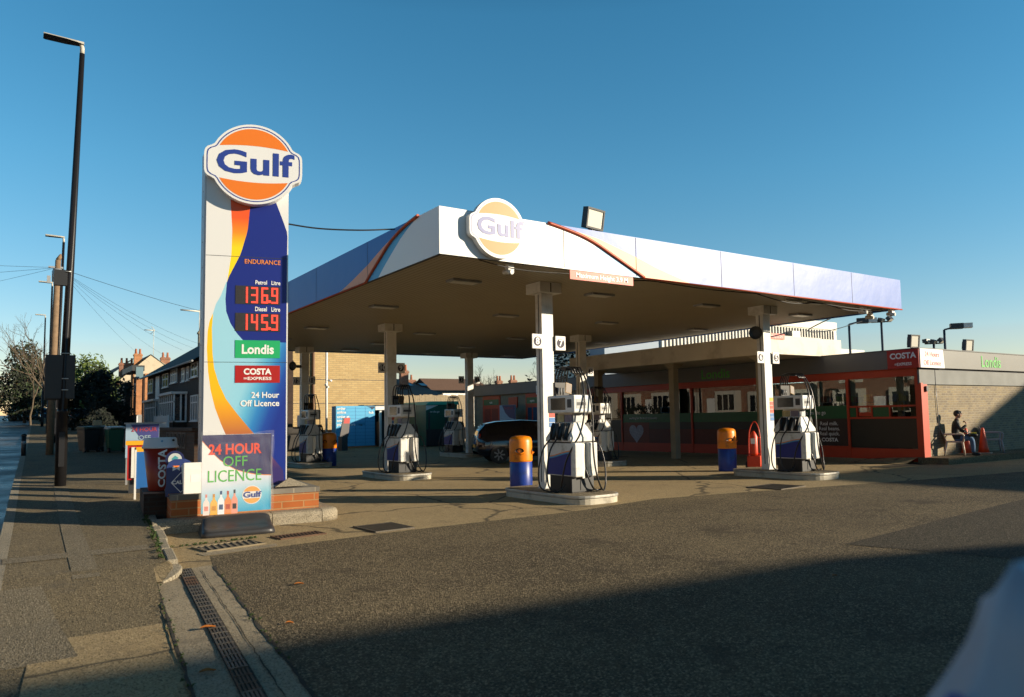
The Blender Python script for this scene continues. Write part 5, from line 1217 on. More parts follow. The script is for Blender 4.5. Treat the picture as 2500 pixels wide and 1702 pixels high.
bare_tree('bare_tree', 'bare winter tree behind the roofs and the fence', (43, 62, 0), 9.5, 21, .55, r0=.16)
bare_tree('bare_tree', 'second bare tree, close behind the brown roof', (40, 66, 0), 8.2, 4, .6, r0=.14, depth=5)
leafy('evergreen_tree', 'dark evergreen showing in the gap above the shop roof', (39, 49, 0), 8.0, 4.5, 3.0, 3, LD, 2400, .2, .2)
# houses behind
def hip_house(name, label, x0, x1, y0, y1, ze, zr, m, wm, hl, hr, loc=None):
    t = thing(name, label, 'house', ((x0+x1)/2, y0, 0))
    mb = MB(); mb.box(x0+.3, x1-.3, y0+.3, y1-.3, -.5, ze); wb(mb, 'wall', wm, t)
    ym = (y0+y1)/2; mb = MB(); mb.add([(x0, y0, ze), (x1, y0, ze), (x1, y1, ze), (x0, y1, ze), (x0+hl, ym, zr), (x1-hr, ym, zr)], [(0, 1, 5, 4), (1, 2, 5), (2, 3, 4, 5), (3, 0, 4), (0, 3, 2, 1)]); wb(mb, 'roof', m, t)
    return t
def chimney(parent, x, y, z0, z1, w_=.7, pots=2, m=None, d=.5):
    mb = MB(); mb.box(x-w_/2, x+w_/2, y-d/2, y+d/2, z0, z1); mb.box(x-w_/2-.06, x+w_/2+.06, y-d/2-.06, y+d/2+.06, z1-.25, z1-.1)
    c = wb(mb, 'chimney', m or M['brickred'], parent)
    for k in range(pots):
        mb = MB(); px = x-w_/2+w_*(k+.5)/pots; mb.lathe([(.11, 0), (.13, .05), (.1, .5), (.12, .55), (.1, .56)], 10, (px, y, z1)); wb(mb, 'chimney_pot', M['pot'], c)
h = hip_house('house', 'bungalow with a plain grey hipped roof and two skylights behind the fence', 25.5, 34.1, 63, 76, 3.7, 5.6, M['greytile'], M['brickred'], 1, 2.2)
for x in (31.5, 33.0):
    mb = MB(); mb.add([(x-.32, 66.0, 4.80), (x+.32, 66.0, 4.80), (x+.32, 66.9, 5.06), (x-.32, 66.9, 5.06)], [(0, 1, 2, 3)]); wb(mb, 'skylight', M['hglass'], h)
chimney(h, 30.8, 66, 4.0, 6.2, .75, 2)
h = thing('house', 'house with a brown tiled gable roof overgrown by bare branches', 'house', (41, 74, 0))
mb = MB(); mb.box(38.2, 46, 74.4, 82, -.5, 4.3); mb.prism([(74.3, 4.2), (78.2, 6.1), (82, 4.2)], 'x', 38.5, 45.6); wb(mb, 'wall', M['brickdark'], h)
mb = MB(); mb.add([(38.4, 74, 4.15), (46, 74, 4.15), (46, 78.2, 6.2), (38.4, 78.2, 6.2), (38.4, 82.4, 4.15), (46, 82.4, 4.15)], [(0, 1, 2, 3), (3, 2, 5, 4)]); wb(mb, 'roof', M['tile'], h)
chimney(h, 37.6, 78.6, 4, 6.05, .9, 1)
h = hip_house('house', 'long low house with a pale green grey roof behind the shop back wing', 42.5, 62, 73, 82, 4.4, 5.6, M['greytile'], M['brickbuff'], 1.5, 2)
chimney(h, 48.2, 77, 5.0, 6.0, .75, 2); chimney(h, 50.2, 77, 5.0, 6.1, .85, 2)
t = thing('garden_wall', 'low white rendered wall showing past the timber fence', 'wall', (27.4, 49.5, 0)); mb = MB(); mb.box(-1.2, 2.0, 0, .2, 0, 3.45); mb.build('wall', M['white'], t)
# ribbed white building
t = thing('warehouse', 'white ribbed warehouse rising behind the shop', 'building', (56, 45, 0))
mb = MB(); mb.box(44, 68.2, 45, 60, 0, 10.45, 0); mb.box(44, 68.2, 44.9, 45, 9.7, 10.46, 0); wb(mb, 'wall', [M['whitewall'] if 'whitewall' in M else mat('white cladding', (.72, .7, .62), .6, var=.08, scale=.4)], t)
mb = MB(); x = 44.3
while x < 67.8: mb.box(x, x+.13, 44.93, 45.0, .5, 9.6); x += .43
wb(mb, 'rib_gap', M['seam'], t)
mb = MB(); mb.box(60.2, 61.4, 44.3, 44.9, 8.2, 9.2, 0); mb.box(60.4, 60.9, 44.2, 44.4, 7.6, 8.2, 1); wb(mb, 'vent_unit', [M['grey'], M['dark']], t)
mb = MB(); mb.box(38, 44, 45.2, 47, 0, 7.6); wb(mb, 'lower_wing', mat('shade-blue cladding', (.2, .27, .36), .6, var=.1), t)  # bluish shade on this wing is put into the cladding colour
mb = MB(); mb.box(68.2, 73.5, 45.3, 60, 0, 7.9); wb(mb, 'side_wing', mat('white cladding 2', (.72, .7, .62), .6, var=.08, scale=.4), t)
# lamp posts behind the shop
def flood_post(label, x, y, h, dx, dy, two=False):
    t = thing('flood_post', label, 'lamp post', (x, y, 0))
    bl = mat('dark blue post', (.02, .035, .06), .5)
    mb = MB(); mb.tube([(0, 0, 0), (0, 0, h)], [.09, .06], 8); 
    if not two: mb.tube([(0, 0, h), (dx*.45, dy*.45, h+.1)], .05, 6)
    mb.build('post', bl, t)
    if two:
        for k in (-1, 0, 1):
            T = Matrix.Translation((k*dx*.42, k*dy*.42, h+.1+.05*abs(k))) @ Matrix.Rotation(.5*k+.4, 4, 'X')
            mb = MB(); mb.box(-.17, .17, -.12, .12, -.1, .1, 0); mb.box(-.15, .15, -.13, -.12, -.08, .08, 1); mb.xf(T).build('lamp_head', [M['dark'], M['lens']], t)
        mb = MB(); mb.tube([(-dx*.5, -dy*.5, h), (dx*.5, dy*.5, h)], .04, 5); mb.build('crossbar', M['dark'], t)
    else:
        a = atan2(dy, dx); T = Matrix.Translation((dx*.85, dy*.85, h+.16)) @ Matrix.Rotation(a, 4, 'Z')
        mb = MB(); mb.box(-.5, .1, -.2, .2, -.14, .14, 0); mb.box(.1, .52, -.19, .19, -.12, .13, 1); mb.xf(T).build('lamp_head', [M['dark'], M['white']], t)
flood_post('lamp post with a boxy head at the right end of the canopy', 37.9, 24.2, 6.35, .62, -.85)
flood_post('pole with clustered sports floodlights beside the boxy lamp post', 38.9, 22.9, 6.4, .6, -.8, True)
flood_post('lamp post with a boxy head standing alone above the white sign', 40.2, 20.2, 5.75, .55, -.75)
flood_post('short pole with clustered floodlights between two roof floodlights', 41, 21.2, 5.15, .55, -.7, True)

# ------------------------------------------------------------------ street on the left
def street_lamp(label, x, y, h, lean=0.0):
    t = thing('street_lamp', label, 'street lamp', (x, y, zs(y)), 0, 'black street lamps along the pavement')
    mb = MB(); mb.tube([(0, 0, 0), (0, 0, 1.5)], .105, 12); mb.tube([(0, 0, 1.5), (0, 0, 1.56)], [.105, .085], 12); mb.tube([(0, 0, 1.56), (lean, 0, h)], [.085, .05], 12); mb.build('pole', M['lampblack'], t)
    mb = MB(); mb.box(-.05, .05, -.108, -.1, .4, 1.1); mb.build('access_door', M['lampblack'], t)
    mb = MB(); mb.tube([(lean, 0, h-.02), (lean, 0, h+.12), (lean-.02, 0, h+.2)], [.045, .045, .04], 10); mb.build('spigot', M['lamppale'], t)
    mb = MB(); top = [(0, .0), (-.12, .085), (-.3, .12), (-.62, .11), (-.72, .06)]
    prof = [(.03, .06), (-.1, .11), (-.3, .145), (-.66, .155), (-.70, .13)]
    pts = [(p, w_) for p, w_ in prof]
    L = [(lean+p, -w_, h+.19-.02*p) for p, w_ in pts]; Rr = [(lean+p, w_, h+.19-.02*p) for p, w_ in pts]
    T_ = [(lean+p, 0, h+.27-.03*p) for p, w_ in pts]
    n = len(pts)
    for k in range(n-1):
        mb.add([L[k], L[k+1], T_[k+1], T_[k]], [(0, 1, 2, 3)], 0); mb.add([Rr[k], T_[k], T_[k+1], Rr[k+1]], [(0, 1, 2, 3)], 0); mb.add([L[k], Rr[k], Rr[k+1], L[k+1]], [(0, 1, 2, 3)], 1)
    mb.add([L[-1], T_[-1], Rr[-1]], [(0, 1, 2)], 0); mb.add([L[0], T_[0], Rr[0]], [(0, 1, 2)], 0)
    mb.build('lamp_head', [M['lamppale'], M['black']], t); return t
M['lampblack'] = mat('lamp black', (.010, .010, .012), .42, var=.1, spec=.35); M['lamppale'] = mat('lamp head grey', (.5, .47, .4), .5)
l1 = street_lamp('nearest and tallest street lamp with dark sign backs strapped to it', 1.02, 18.47, 9.15, .17)
mb = MB(); mb.tube([(.085, 0, 4.75), (.085, 0, 4.98)], .05, 8); mb.build('junction_box', M['white'], l1)
mb = MB(); mb.box(-.22, .02, -.06, .06, 4.12, 4.44); mb.build('control_box', M['black'], l1)
for z, m in ((1.95, 'steel'), (2.18, 'steel'), (4.4, 'steel'), (2.7, 'steel')):
    mb = MB(); mb.tube([(.03, 0, z), (.03, 0, z+.02)], .095, 10); mb.build('band', M['steel'], l1)
mb = MB(); mb.box(-.05, .05, -.1, -.09, .92, 1.02); mb.build('sticker', M['whitecol'], l1)
street_lamp('second street lamp, just left of the nearest one', 1.95, 40, 9.0, .12)
street_lamp('third street lamp down the street beyond the wooden pole', 2.32, 55, 9.0)
street_lamp('farthest street lamp down the street', 2.75, 75, 9.0)
t = thing('road_sign', 'dark back of a big road sign strapped to the nearest street lamp', 'road sign', (1.0, 18.40, zs(18.4)), RD(-4))
mb = MB(); mb.box(-.30, .22, 0, .02, 1.78, 2.68); mb.build('sign_back', mat('sign back', (.035, .032, .03), .6, var=.2), t, bev=.015)
t = thing('road_sign', 'grey edged sign back overlapping the left side of the dark one', 'road sign', (.80, 18.65, zs(18.4)), RD(8))
mb = MB(); mb.box(-.10, .26, 0, .02, 1.76, 2.64); mb.build('sign_back', mat('sign back pale', (.08, .075, .068), .6, var=.2), t, bev=.03)
t = thing('telegraph_pole', 'wooden telegraph pole carrying wires over the pavement', 'telegraph pole', (1.36, 30, zs(30)))
mb = MB(); mb.tube([(-.03, 0, 0), (0, 0, 3), (.05, 0, 6.5)], [.115, .105, .085], 10); mb.build('pole', M['pole'], t)
mb = MB(); mb.lathe([(.0, 5.75), (.15, 5.76), (.16, 6.1), (.12, 6.2), (0, 6.2)], 12, (.04, -.02, 0)); mb.box(-.22, .2, -.04, .04, 6.22, 6.28); mb.box(-.25, -.15, -.05, .05, 5.7, 5.95); mb.box(.15, .22, -.04, .04, 5.9, 6.1); mb.build('terminal_box', M['grey'], t)
mb = MB(); mb.tube([(.05, 0, 6.5), (.1, 0, 6.62), (.12, 0, 6.72)], [.08, .06, .02], 8); mb.build('pole_cap', M['pole'], t)
ends = [(9.2, 46, 6.0), (9.2, 52, 6.2), (9.2, 58, 6.3), (9.2, 49, 6.1), (14, 46, 7.2), (9.3, 66, 6.4), (-9, 28, 6.5), (-10, 40, 6.9), (-9, 52, 7.0)]
for k, e in enumerate(ends):
    a = Vector((1.4, 30, zs(30)+6.25)); b = Vector(e); P = [a+(b-a)*u-Vector((0, 0, 1.1*u*(1-u)*(1 if k < 6 else .6))) for u in [i/14 for i in range(15)]]
    mb = MB(); mb.tube(P, .005 if k != 4 else .008, 4); tag(mb.build('wire', M['rubber']), 'thin telephone wire fanning out from the wooden pole to the houses' if k < 6 else 'thin telephone wire from the wooden pole across the road', 'wire', 'telephone wires fanning to the houses' if k < 6 else 'telephone wires across the road')

# near terrace --------------------------------------------------------------
FX = 9.15
th = thing('terraced_house', 'long dark brick terrace with black roof and white bay windows, left of the price sign', 'house', (FX, 46.3, zs(50)))
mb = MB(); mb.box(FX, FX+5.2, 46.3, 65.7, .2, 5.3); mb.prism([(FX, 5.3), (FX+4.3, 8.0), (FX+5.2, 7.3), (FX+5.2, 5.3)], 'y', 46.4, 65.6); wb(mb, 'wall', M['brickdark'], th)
mb = MB(); mb.add([(FX-.45, 46.1, 5.18), (FX-.45, 65.9, 5.18), (FX+4.3, 65.9, 8.25), (FX+4.3, 46.1, 8.25), (FX+5.3, 65.9, 7.4), (FX+5.3, 46.1, 7.4), (FX-.45, 46.1, 5.06), (FX-.45, 65.9, 5.06), (FX+4.3, 65.9, 8.1)], [(0, 1, 2, 3), (3, 2, 4, 5), (0, 6, 7, 1), (1, 7, 8, 2)]); wb(mb, 'roof', M['slate'], th)
mb = MB(); mb.tube([(FX-.5, 46.1, 5.12), (FX-.5, 65.9, 5.12)], .06, 6); wb(mb, 'gutter', M['grey'], th)
chimney(th, 12.75, 64.6, 7.0, 8.9, .42, 1, M['brickbuff'])
mb = MB(); mb.tube([(12.6, 64.6, 8.9), (12.6, 64.6, 10.6)], .03, 5); mb.tube([(11.2, 64.6, 10.5), (12.7, 64.6, 10.45)], .06, 4); wb(mb, 'aerial', M['lens'], th)
def window(parent, y0, y1, z0, z1, x=FX, nm=2, tr=.0, name='window', dep=.06):
    mb = MB(); f = .07
    mb.box(x-dep, x+.05, y0, y1, z0, z0+f); mb.box(x-dep, x+.05, y0, y1, z1-f, z1)
    for k in range(nm+1):
        y = y0+(y1-y0-f)*k/nm; mb.box(x-dep+.002, x+.05, y, y+f, z0+f, z1-f)
    if tr: mb.box(x-dep+.004, x+.04, y0+f, y1-f, z1-tr-f, z1-tr)
    mb.box(x-dep-.05, x+.02, y0-.05, y1+.05, z0-.06, z0)
    w_ = wb(mb, 'window', M['upvc'], parent)
    mb = MB(); mb.box(x-.02, x-.01, y0+f, y1-f, z0+f, z1-f); wb(mb, 'pane', M['net'] if nm % 2 else M['hglass'], w_)
for y0, y1, z0, z1, n in ((63.0, 65.0, 3.95, 5.0, 2), (56.6, 58.7, 4.1, 5.05, 2), (53.4, 55.6, 4.27, 5.2, 3), (50.8, 51.8, 4.2, 5.05, 1), (49.6, 50.2, 4.2, 5.05, 1), (47.1, 48.9, 4.3, 5.15, 2)):
    window(th, y0, y1, z0, z1, nm=n, tr=.35)
mb = MB(); mb.box(FX-.05, FX+.02, 60.0, 61.6, 3.2, 5.05); wb(mb, 'white_panel', M['upvc'], th)
for y0, y1, n in ((56.9, 58.9, 2), (46.9, 48.9, 3)): window(th, y0, y1, 1.75, 3.25, nm=n, tr=.4)
# porch and bay
for y0, y1, zz0, zz1, d in ((59.9, 64.9, 1.5, 3.25, .3), (50.2, 55.4, 1.7, 3.4, .75)):
    b = MB(); b.box(FX-d, FX, y0, y1, zs(55)-.2, zz0, 0); b.box(FX-d-.15, FX, y0-.15, y1+.15, zz1, zz1+.14, 1); bay = wb(b, 'bay', [M['brickdark'], M['upvc']], th)
    mb = MB(); n = 7
    for k in range(n+1):
        y = y0+(y1-y0-.09)*k/n; mb.box(FX-d, FX-d+.09, y, y+.09, zz0, zz1)
    mb.box(FX-d+.003, FX-d+.09, y0, y1, zz1-.5, zz1-.42); mb.box(FX-d+.003, FX-d+.09, y0, y1, zz0, zz0+.09); mb.box(FX-.1, FX, y0, y0+.09, zz0, zz1)
    mb.box(FX-d, FX, y0+.003, y0+.09, zz0, zz0+.09); mb.box(FX-d/2, FX-d/2+.09, y0, y0+.09, zz0, zz1)
    wb(mb, 'bay_frame', M['upvc'], bay)
    mb = MB(); mb.box(FX-d+.04, FX-d+.05, y0+.05, y1-.05, zz0+.05, zz1-.03); mb.box(FX-d+.05, FX, y0+.04, y0+.05, zz0+.05, zz1-.03); wb(mb, 'bay_glass', M['hglass'], bay)
t = thing('picket_fence', 'short white picket fence below the bay windows', 'fence', (8.0, 52, zs(52)))
mb = MB()
for k in range(18): mb.box(-.02, .02, -2.4+k*.27, -2.28+k*.27, .3, 1.0)
mb.box(.02, .04, -2.4, 2.4, .45, .52); mb.build('pickets', M['upvc'], t)
for y in (-2.4, 0, 2.4):
    mb = MB(); mb.box(.02, .1, y, y+.1, 0, 1.05); mb.build('post', M['upvc'], t)
# fins of the next house
t = thing('brick_house', 'house with tall sunlit orange brick fin walls beyond the dark terrace', 'house', (10.5, 78, zs(78)))
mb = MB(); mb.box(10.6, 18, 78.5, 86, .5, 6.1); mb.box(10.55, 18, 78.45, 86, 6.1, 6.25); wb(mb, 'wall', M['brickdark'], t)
for x0, x1, y, z0, z1 in ((9.68, 9.93, 79.2, 2.4, 6.3), (10.0, 10.46, 78.3, 2.5, 6.5), (10.52, 10.86, 77.0, 2.7, 6.2)):
    mb = MB(); mb.box(x0, x1, y, y+.3, z0, z1); wb(mb, 'fin_wall', M['brickfin'], t)
mb = MB(); mb.box(9.6, 10.6, 78.0, 85, 6.5, 7.0, 0); mb.box(9.9, 10.5, 77.95, 78.0, 5.8, 6.85, 1); wb(mb, 'dormer', [M['dark'], mat('dormer cladding', HX('64808a'), .6)], t)
mb = MB(); mb.box(10.04, 10.14, 78.0, 78.1, 1.2, 2.5, 0); mb.box(10.16, 10.46, 78.05, 78.1, 1.5, 2.5, 1); wb(mb, 'door_side', [M['upvc'], M['grey']], t)
mb = MB(); mb.box(10.75, 10.83, 76.9, 76.97, 2.3, 3.1); mb.box(10.5, 11.05, 76.9, 76.97, 2.7, 2.78, 0); wb(mb, 'white_cross', M['upvc'], t)
for y0, y1, z0, z1 in ((79.5, 81.5, 4.4, 5.6), (83, 85, 4.4, 5.6)): window(t, y0, y1, z0, z1, x=10.6)
t = thing('porch', 'sunlit orange brick porch wall with a white flat roof farther down the terrace', 'porch', (9.9, 92, zs(92)))
mb = MB(); mb.box(9.72, 10.5, 92, 92.3, 1.9, 4.1); wb(mb, 'wall', M['brickfin'], t); mb = MB(); mb.box(9.4, 10.8, 91.8, 94, 4.15, 4.35); wb(mb, 'roof', M['whitecol'], t)
# cream gable house with chimneys
t = thing('gable_house', 'house with a sunlit cream rendered gable end and tall chimneys', 'house', (12, 95, zs(95)))
mb = MB(); mb.prism([(10.4, 1), (10.4, 6.45), (13.5, 9.35), (15.6, 8.0), (18.5, 5.5), (18.5, 1)], 'y', 95, 104); wb(mb, 'wall', M['render'], t)
mb = MB(); mb.add([(10.2, 94.9, 6.35), (13.5, 94.9, 9.45), (13.5, 104, 9.45), (10.2, 104, 6.35), (18.7, 94.9, 5.4), (18.7, 104, 5.4)], [(0, 1, 2, 3), (1, 4, 5, 2)]); wb(mb, 'roof', M['tile'], t)
mb = MB(); mb.box(10.0, 10.45, 94.9, 104, 4.5, 6.5); wb(mb, 'corner_brick', M['brickfin'], t)
chimney(t, 11.3, 96.5, 7.0, 8.5, 1.5, 3); chimney(t, 12.3, 95.6, 7.9, 9.5, .8, 2, M['brickfin']); chimney(t, 15.3, 97, 7.6, 9.3, .95, 2)
mb = MB(); mb.tube([(14.2, 98, 9), (14.2, 98, 12.6)], .03, 5); mb.tube([(13.2, 98, 12.5), (14.3, 98, 12.5)], .05, 4); mb.tube([(13.9, 97.7, 12.9), (14.3, 98, 12.5), (13.9, 98.2, 12.1)], .04, 4); wb(mb, 'aerial', M['lens'], t)
t = thing('terraced_house', 'row of dark terraced houses with white windows beyond the cream gable', 'house', (10.2, 105, zs(105)))
mb = MB(); mb.box(9.9, 16, 85, 94.9, 1, 5.8); mb.box(10.2, 17, 105, 150, 1, 7.2); wb(mb, 'wall', M['brickdark'], t)
mb = MB(); mb.add([(9.6, 84.8, 5.7), (9.6, 94.9, 5.7), (12.8, 94.9, 7.0), (12.8, 84.8, 7.0)], [(0, 1, 2, 3)]); mb.add([(9.8, 104.8, 7.0), (9.8, 150, 7.0), (13.5, 150, 10), (13.5, 104.8, 10)], [(0, 1, 2, 3)]); wb(mb, 'roof', M['tile'], t)
for y in (86, 89.5, 92): window(t, y, y+1.6, 4.1, 5.4, x=9.9)
for y in (106, 110, 114): window(t, y, y+2, 4.6, 6.4, x=10.2, nm=3)
# garden wall
t = thing('garden_wall', 'low dark brick garden wall with a pierced block panel behind the coffee cup', 'wall', (3.8, 30, zs(28)))
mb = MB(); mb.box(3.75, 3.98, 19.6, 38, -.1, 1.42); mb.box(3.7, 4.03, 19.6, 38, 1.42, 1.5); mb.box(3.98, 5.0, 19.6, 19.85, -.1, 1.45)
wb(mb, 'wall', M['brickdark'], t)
mb = MB(); 
for k in range(5):
    y = 20.6+k*.55
    mb.box(3.735, 3.75, y, y+.5, .98, 1.02); mb.box(3.735, 3.75, y, y+.5, 1.34, 1.38); mb.box(3.735, 3.75, y, y+.04, 1.02, 1.34); mb.box(3.735, 3.75, y+.46, y+.5, 1.02, 1.34)
    mb.add([(3.735, y+.04, 1.02), (3.735, y+.09, 1.02), (3.735, y+.46, 1.34), (3.735, y+.41, 1.34)], [(0, 1, 2, 3)])
    mb.add([(3.735, y+.41, 1.02), (3.735, y+.46, 1.02), (3.735, y+.09, 1.34), (3.735, y+.04, 1.34)], [(0, 1, 2, 3)])
wb(mb, 'pierced_panel', mat('pierced block', (.12, .105, .09), .9), t)
# trees along the street
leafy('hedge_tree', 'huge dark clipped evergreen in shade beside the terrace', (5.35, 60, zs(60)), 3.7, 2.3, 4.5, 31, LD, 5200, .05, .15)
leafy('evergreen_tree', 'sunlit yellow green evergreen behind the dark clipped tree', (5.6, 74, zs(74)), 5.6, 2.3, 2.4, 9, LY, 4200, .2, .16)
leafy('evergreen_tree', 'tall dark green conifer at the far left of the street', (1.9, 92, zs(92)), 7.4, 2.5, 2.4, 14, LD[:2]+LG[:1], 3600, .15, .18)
leafy('street_tree', 'reddish brown leafless thicket down the street', (3.2, 118, zs(118)), 6.5, 5.5, 5, 17, LB, 5000, .05, .2)
leafy('hedge', 'low dark hedge behind the bins by the pavement', (4.05, 44, zs(44)), 1.35, .7, 4.2, 19, LD, 2200, .05, .09)
bare_tree('bare_tree', 'bare street tree spreading behind the nearest lamp post', (3.1, 62, zs(62)), 9.0, 33, .5, r0=.1)
bare_tree('bare_tree', 'second bare street tree farther left down the street', (2.2, 84, zs(84)), 8.5, 41, .5, r0=.1)
# vehicles ------------------------------------------------------------------
def car(label, loc, rz, paint, L=4.1, Wd=1.78, H=1.5, van=False):
    t = thing('parked_van' if van else 'parked_car', label, 'van' if van else 'car', loc, rz)
    # local: x forward, y left; stations along x: (x, half width, z bottom, z belt, z top, half width top)
    if van: S_ = [(-2.6, .86, .4, 1.2, 2.05, .80), (-2.5, .95, .3, 1.25, 2.25, .86), (-.2, .97, .28, 1.25, 2.28, .86), (1.1, .97, .28, 1.25, 2.24, .82), (1.75, .96, .28, 1.2, 1.55, .78), (2.35, .9, .3, 1.0, 1.06, .74), (2.6, .78, .4, .75, .78, .66)]
    else: S_ = [(-2.03, .68, .42, .84, .90, .58), (-1.96, .80, .30, .92, 1.12, .60), (-1.72, .86, .26, .95, 1.38, .58), (-1.3, .885, .24, .95, 1.46, .60), (-.4, .89, .22, .94, 1.5, .61), (.3, .89, .22, .93, 1.46, .60), (.75, .885, .22, .93, 1.22, .63), (1.12, .875, .23, .92, .96, .72), (1.6, .83, .25, .82, .85, .66), (1.95, .70, .32, .66, .69, .56), (2.05, .58, .42, .55, .57, .48)]
    mb = MB(); rings = []
    for x, hw, zb, zb2, zt, ht in S_:
        zm = (zb+zb2)/2
        rings.append([(x, -hw*.9, zb), (x, -hw, zb+.12), (x, -hw*1.01, zm), (x, -hw*.985, zb2), (x, -ht, zt-.035 if zt-zb2 > .1 else zt), (x, -ht*.75, zt), (x, 0, zt+.02), (x, ht*.75, zt), (x, ht, zt-.035 if zt-zb2 > .1 else zt), (x, hw*.985, zb2), (x, hw*1.01, zm), (x, hw, zb+.12), (x, hw*.9, zb)])
    n = 13; vs = [p for r in rings for p in r]; fs = [(i*n+j, (i+1)*n+j, (i+1)*n+j+1, i*n+j+1) for i in range(len(rings)-1) for j in range(n-1)]
    fs += [tuple(range(n)), tuple(range((len(rings)-1)*n, len(rings)*n))[::-1]]
    mb.add(vs, fs, 0, True); mb.add([(p[0], p[1], p[2]) for p in (rings[0][0], rings[0][-1], rings[-1][-1], rings[-1][0])], [(0, 1, 2, 3)], 0)
    body = mb.build('body', paint, t)
    gl = M['carglass']
    for s in (0, 1):
        mb = MB()
        idx = (3, 4) if s == 0 else (9, 8)
        rg = range(3, len(S_)-3) if van else range(2, 6)
        P = []
        for i in rg:
            for u, v in ((.0, 1),):
                pass
            a0, b0 = Vector(rings[i][idx[0]]), Vector(rings[i][idx[1]]); a1, b1 = Vector(rings[i+1][idx[0]]), Vector(rings[i+1][idx[1]])
            o = Vector((0, -.006 if s == 0 else .006, .004))
            q = lambda u, v: (a0+(a1-a0)*u)+((b0+(b1-b0)*u)-(a0+(a1-a0)*u))*v+o
            u0, u1 = .05, .95
            mb.add([q(u0, .1), q(u1, .1), q(u1, .86), q(u0, .86)], [(0, 1, 2, 3)])
        mb.build('side_window', gl, t)
    for name, i in (('windscreen', 6 if not van else 3), ('rear_window', 1 if not van else 0)):
        mb = MB(); 
        for j in (4, 5, 6, 7):
            k = i if name == 'rear_window' else i
            a0, b0, a1, b1 = [Vector(p) for p in (rings[k][j], rings[k][j+1], rings[k+1][j], rings[k+1][j+1])]
            if van and name == 'rear_window': continue
            o = Vector((.012 if name == 'windscreen' else -.012, 0, .012)); f = lambda a, b, u: a+(b-a)*u+o
            mb.add([f(a0, a1, .06), f(b0, b1, .06), f(b0, b1, .94), f(a0, a1, .94)], [(0, 1, 2, 3)])
        if mb.v: mb.build(name, gl, t)
    r = .33 if van else .31
    for x in ((-1.28, 1.3) if not van else (-1.6, 1.7)):
        for s in (-1, 1):
            mb = MB(); mb.tube([(x, s*.70, r), (x, s*.90, r)], r, 24); w_ = mb.build('wheel', M['rubber'], t)
            mb = MB(); 
            for k in range(7):
                a = 2*pi*k/7; mb.add([(x+.05*cos(a+.5), s*.906, r+.05*sin(a+.5)), (x+.05*cos(a-.5), s*.906, r+.05*sin(a-.5)), (x+.2*cos(a-.13), s*.906, r+.2*sin(a-.13)), (x+.2*cos(a+.13), s*.906, r+.2*sin(a+.13))], [(0, 1, 2, 3)])
            mb.build('rim', M['grey'], w_)
    for s in (-1, 1):
        mb = MB(); mb.ball((-1.93 if not van else -2.56, s*.70, .93), .07, .10, .13, 0, 10, 8); mb.build('taillight', M['taillight'], t)
        mb = MB(); mb.ball((1.86 if not van else 2.45, s*.60, .66 if not van else .8), .12, .14, .075, 0, 10, 8); mb.build('headlight', M['headlight'], t)
        mb = MB(); mb.ball((.72 if not van else 1.5, s*.98, .98 if not van else 1.3), .07, .09, .065, 0, 10, 8); mb.build('wing_mirror', paint, t)
    mb = MB(); mb.box(-2.045 if not van else -2.61, -2.03 if not van else -2.6, -.26, .26, .55, .66, 0); mb.build('number_plate', M['amber'], t)
    return t
M['carglass'] = mat('car glass', (.012, .016, .022), .04, spec=.9); M['taillight'] = mat('tail light', HX('8a1a10'), .2); M['headlight'] = mat('headlight', (.6, .6, .58), .1)
paint_dark = mat('dark blue car paint', (.006, .011, .026), .16, coat=1.0, var=.05)
car('dark blue hatchback parked under the canopy between the columns', (15.75, 23.1, 0), RD(-22), paint_dark)
car('white van at the far left end of the street', (2.0, 122, zs(122)-.12), RD(-95), mat('van white', (.75, .75, .75), .3, coat=.5), van=True)
car('dark car coming down the far street with bright headlights', (3.0, 116, zs(116)-.12), RD(-95), mat('dark grey paint', (.04, .045, .055), .25, coat=.6))
car('blue car parked far down the street by the kerb', (4.3, 100, zs(100)), RD(-92), mat('blue paint', (.03, .06, .11), .25, coat=.6))
car('dark car parked off the street in the shade of the hedge', (5.0, 70, zs(70)), RD(92), mat('black paint', (.012, .012, .014), .25, coat=.6))
t = thing('traffic_bollard', 'thin dark bollard post standing in the road at the far left', 'bollard', (.62, 30, zs(30)-.12))
mb = MB(); mb.tube([(0, 0, 0), (0, 0, .75)], .07, 10); mb.ball((0, 0, .78), .08, .08, .06); mb.build('post', M['rubber'], t); mb = MB(); mb.tube([(0, 0, .5), (0, 0, .6)], .074, 10); mb.build('band', M['grey'], t)
# bins by the pavement
def wheelie(label, loc, rz, m, lid):
    t = thing('wheelie_bin', label, 'wheelie bin', loc, rz, 'wheelie bins beside the pavement'); t.scale = (.92, .92, .84)
    mb = MB(); mb.add([(-.22, -.24, .06), (.22, -.24, .06), (.22, .22, .06), (-.22, .22, .06), (-.28, -.33, .95), (.28, -.33, .95), (.28, .3, .95), (-.28, .3, .95)], [(0, 3, 2, 1), (4, 5, 6, 7), (0, 1, 5, 4), (1, 2, 6, 5), (2, 3, 7, 6), (3, 0, 4, 7)]); mb.build('bin_body', m, t, bev=.02)
    mb = MB(); mb.prism([(-.36, .955), (.33, .955), (.33, 1.04), (-.2, 1.07), (-.36, 1.0)], 'x', -.30, .30); mb.build('lid', lid, t, bev=.015)
    for s in (-1, 1): mb = MB(); mb.tube([(s*.2, .27, .1), (s*.28, .27, .1)], .1, 12); mb.build('wheel', M['rubber'], t)
    mb = MB(); mb.tube([(-.2, .36, .98), (.2, .36, .98)], .018, 6); mb.build('handle', m, t)
bb = mat('bin black', (.018, .018, .018), .5); bgr = mat('bin green', (.012, .09, .05), .45)
wheelie('green wheelie bin with a pale lid next to the second banner', (3.22, 30.2, zs(30.2)), RD(185), bgr, mat('pale lid', (.55, .53, .48), .5))
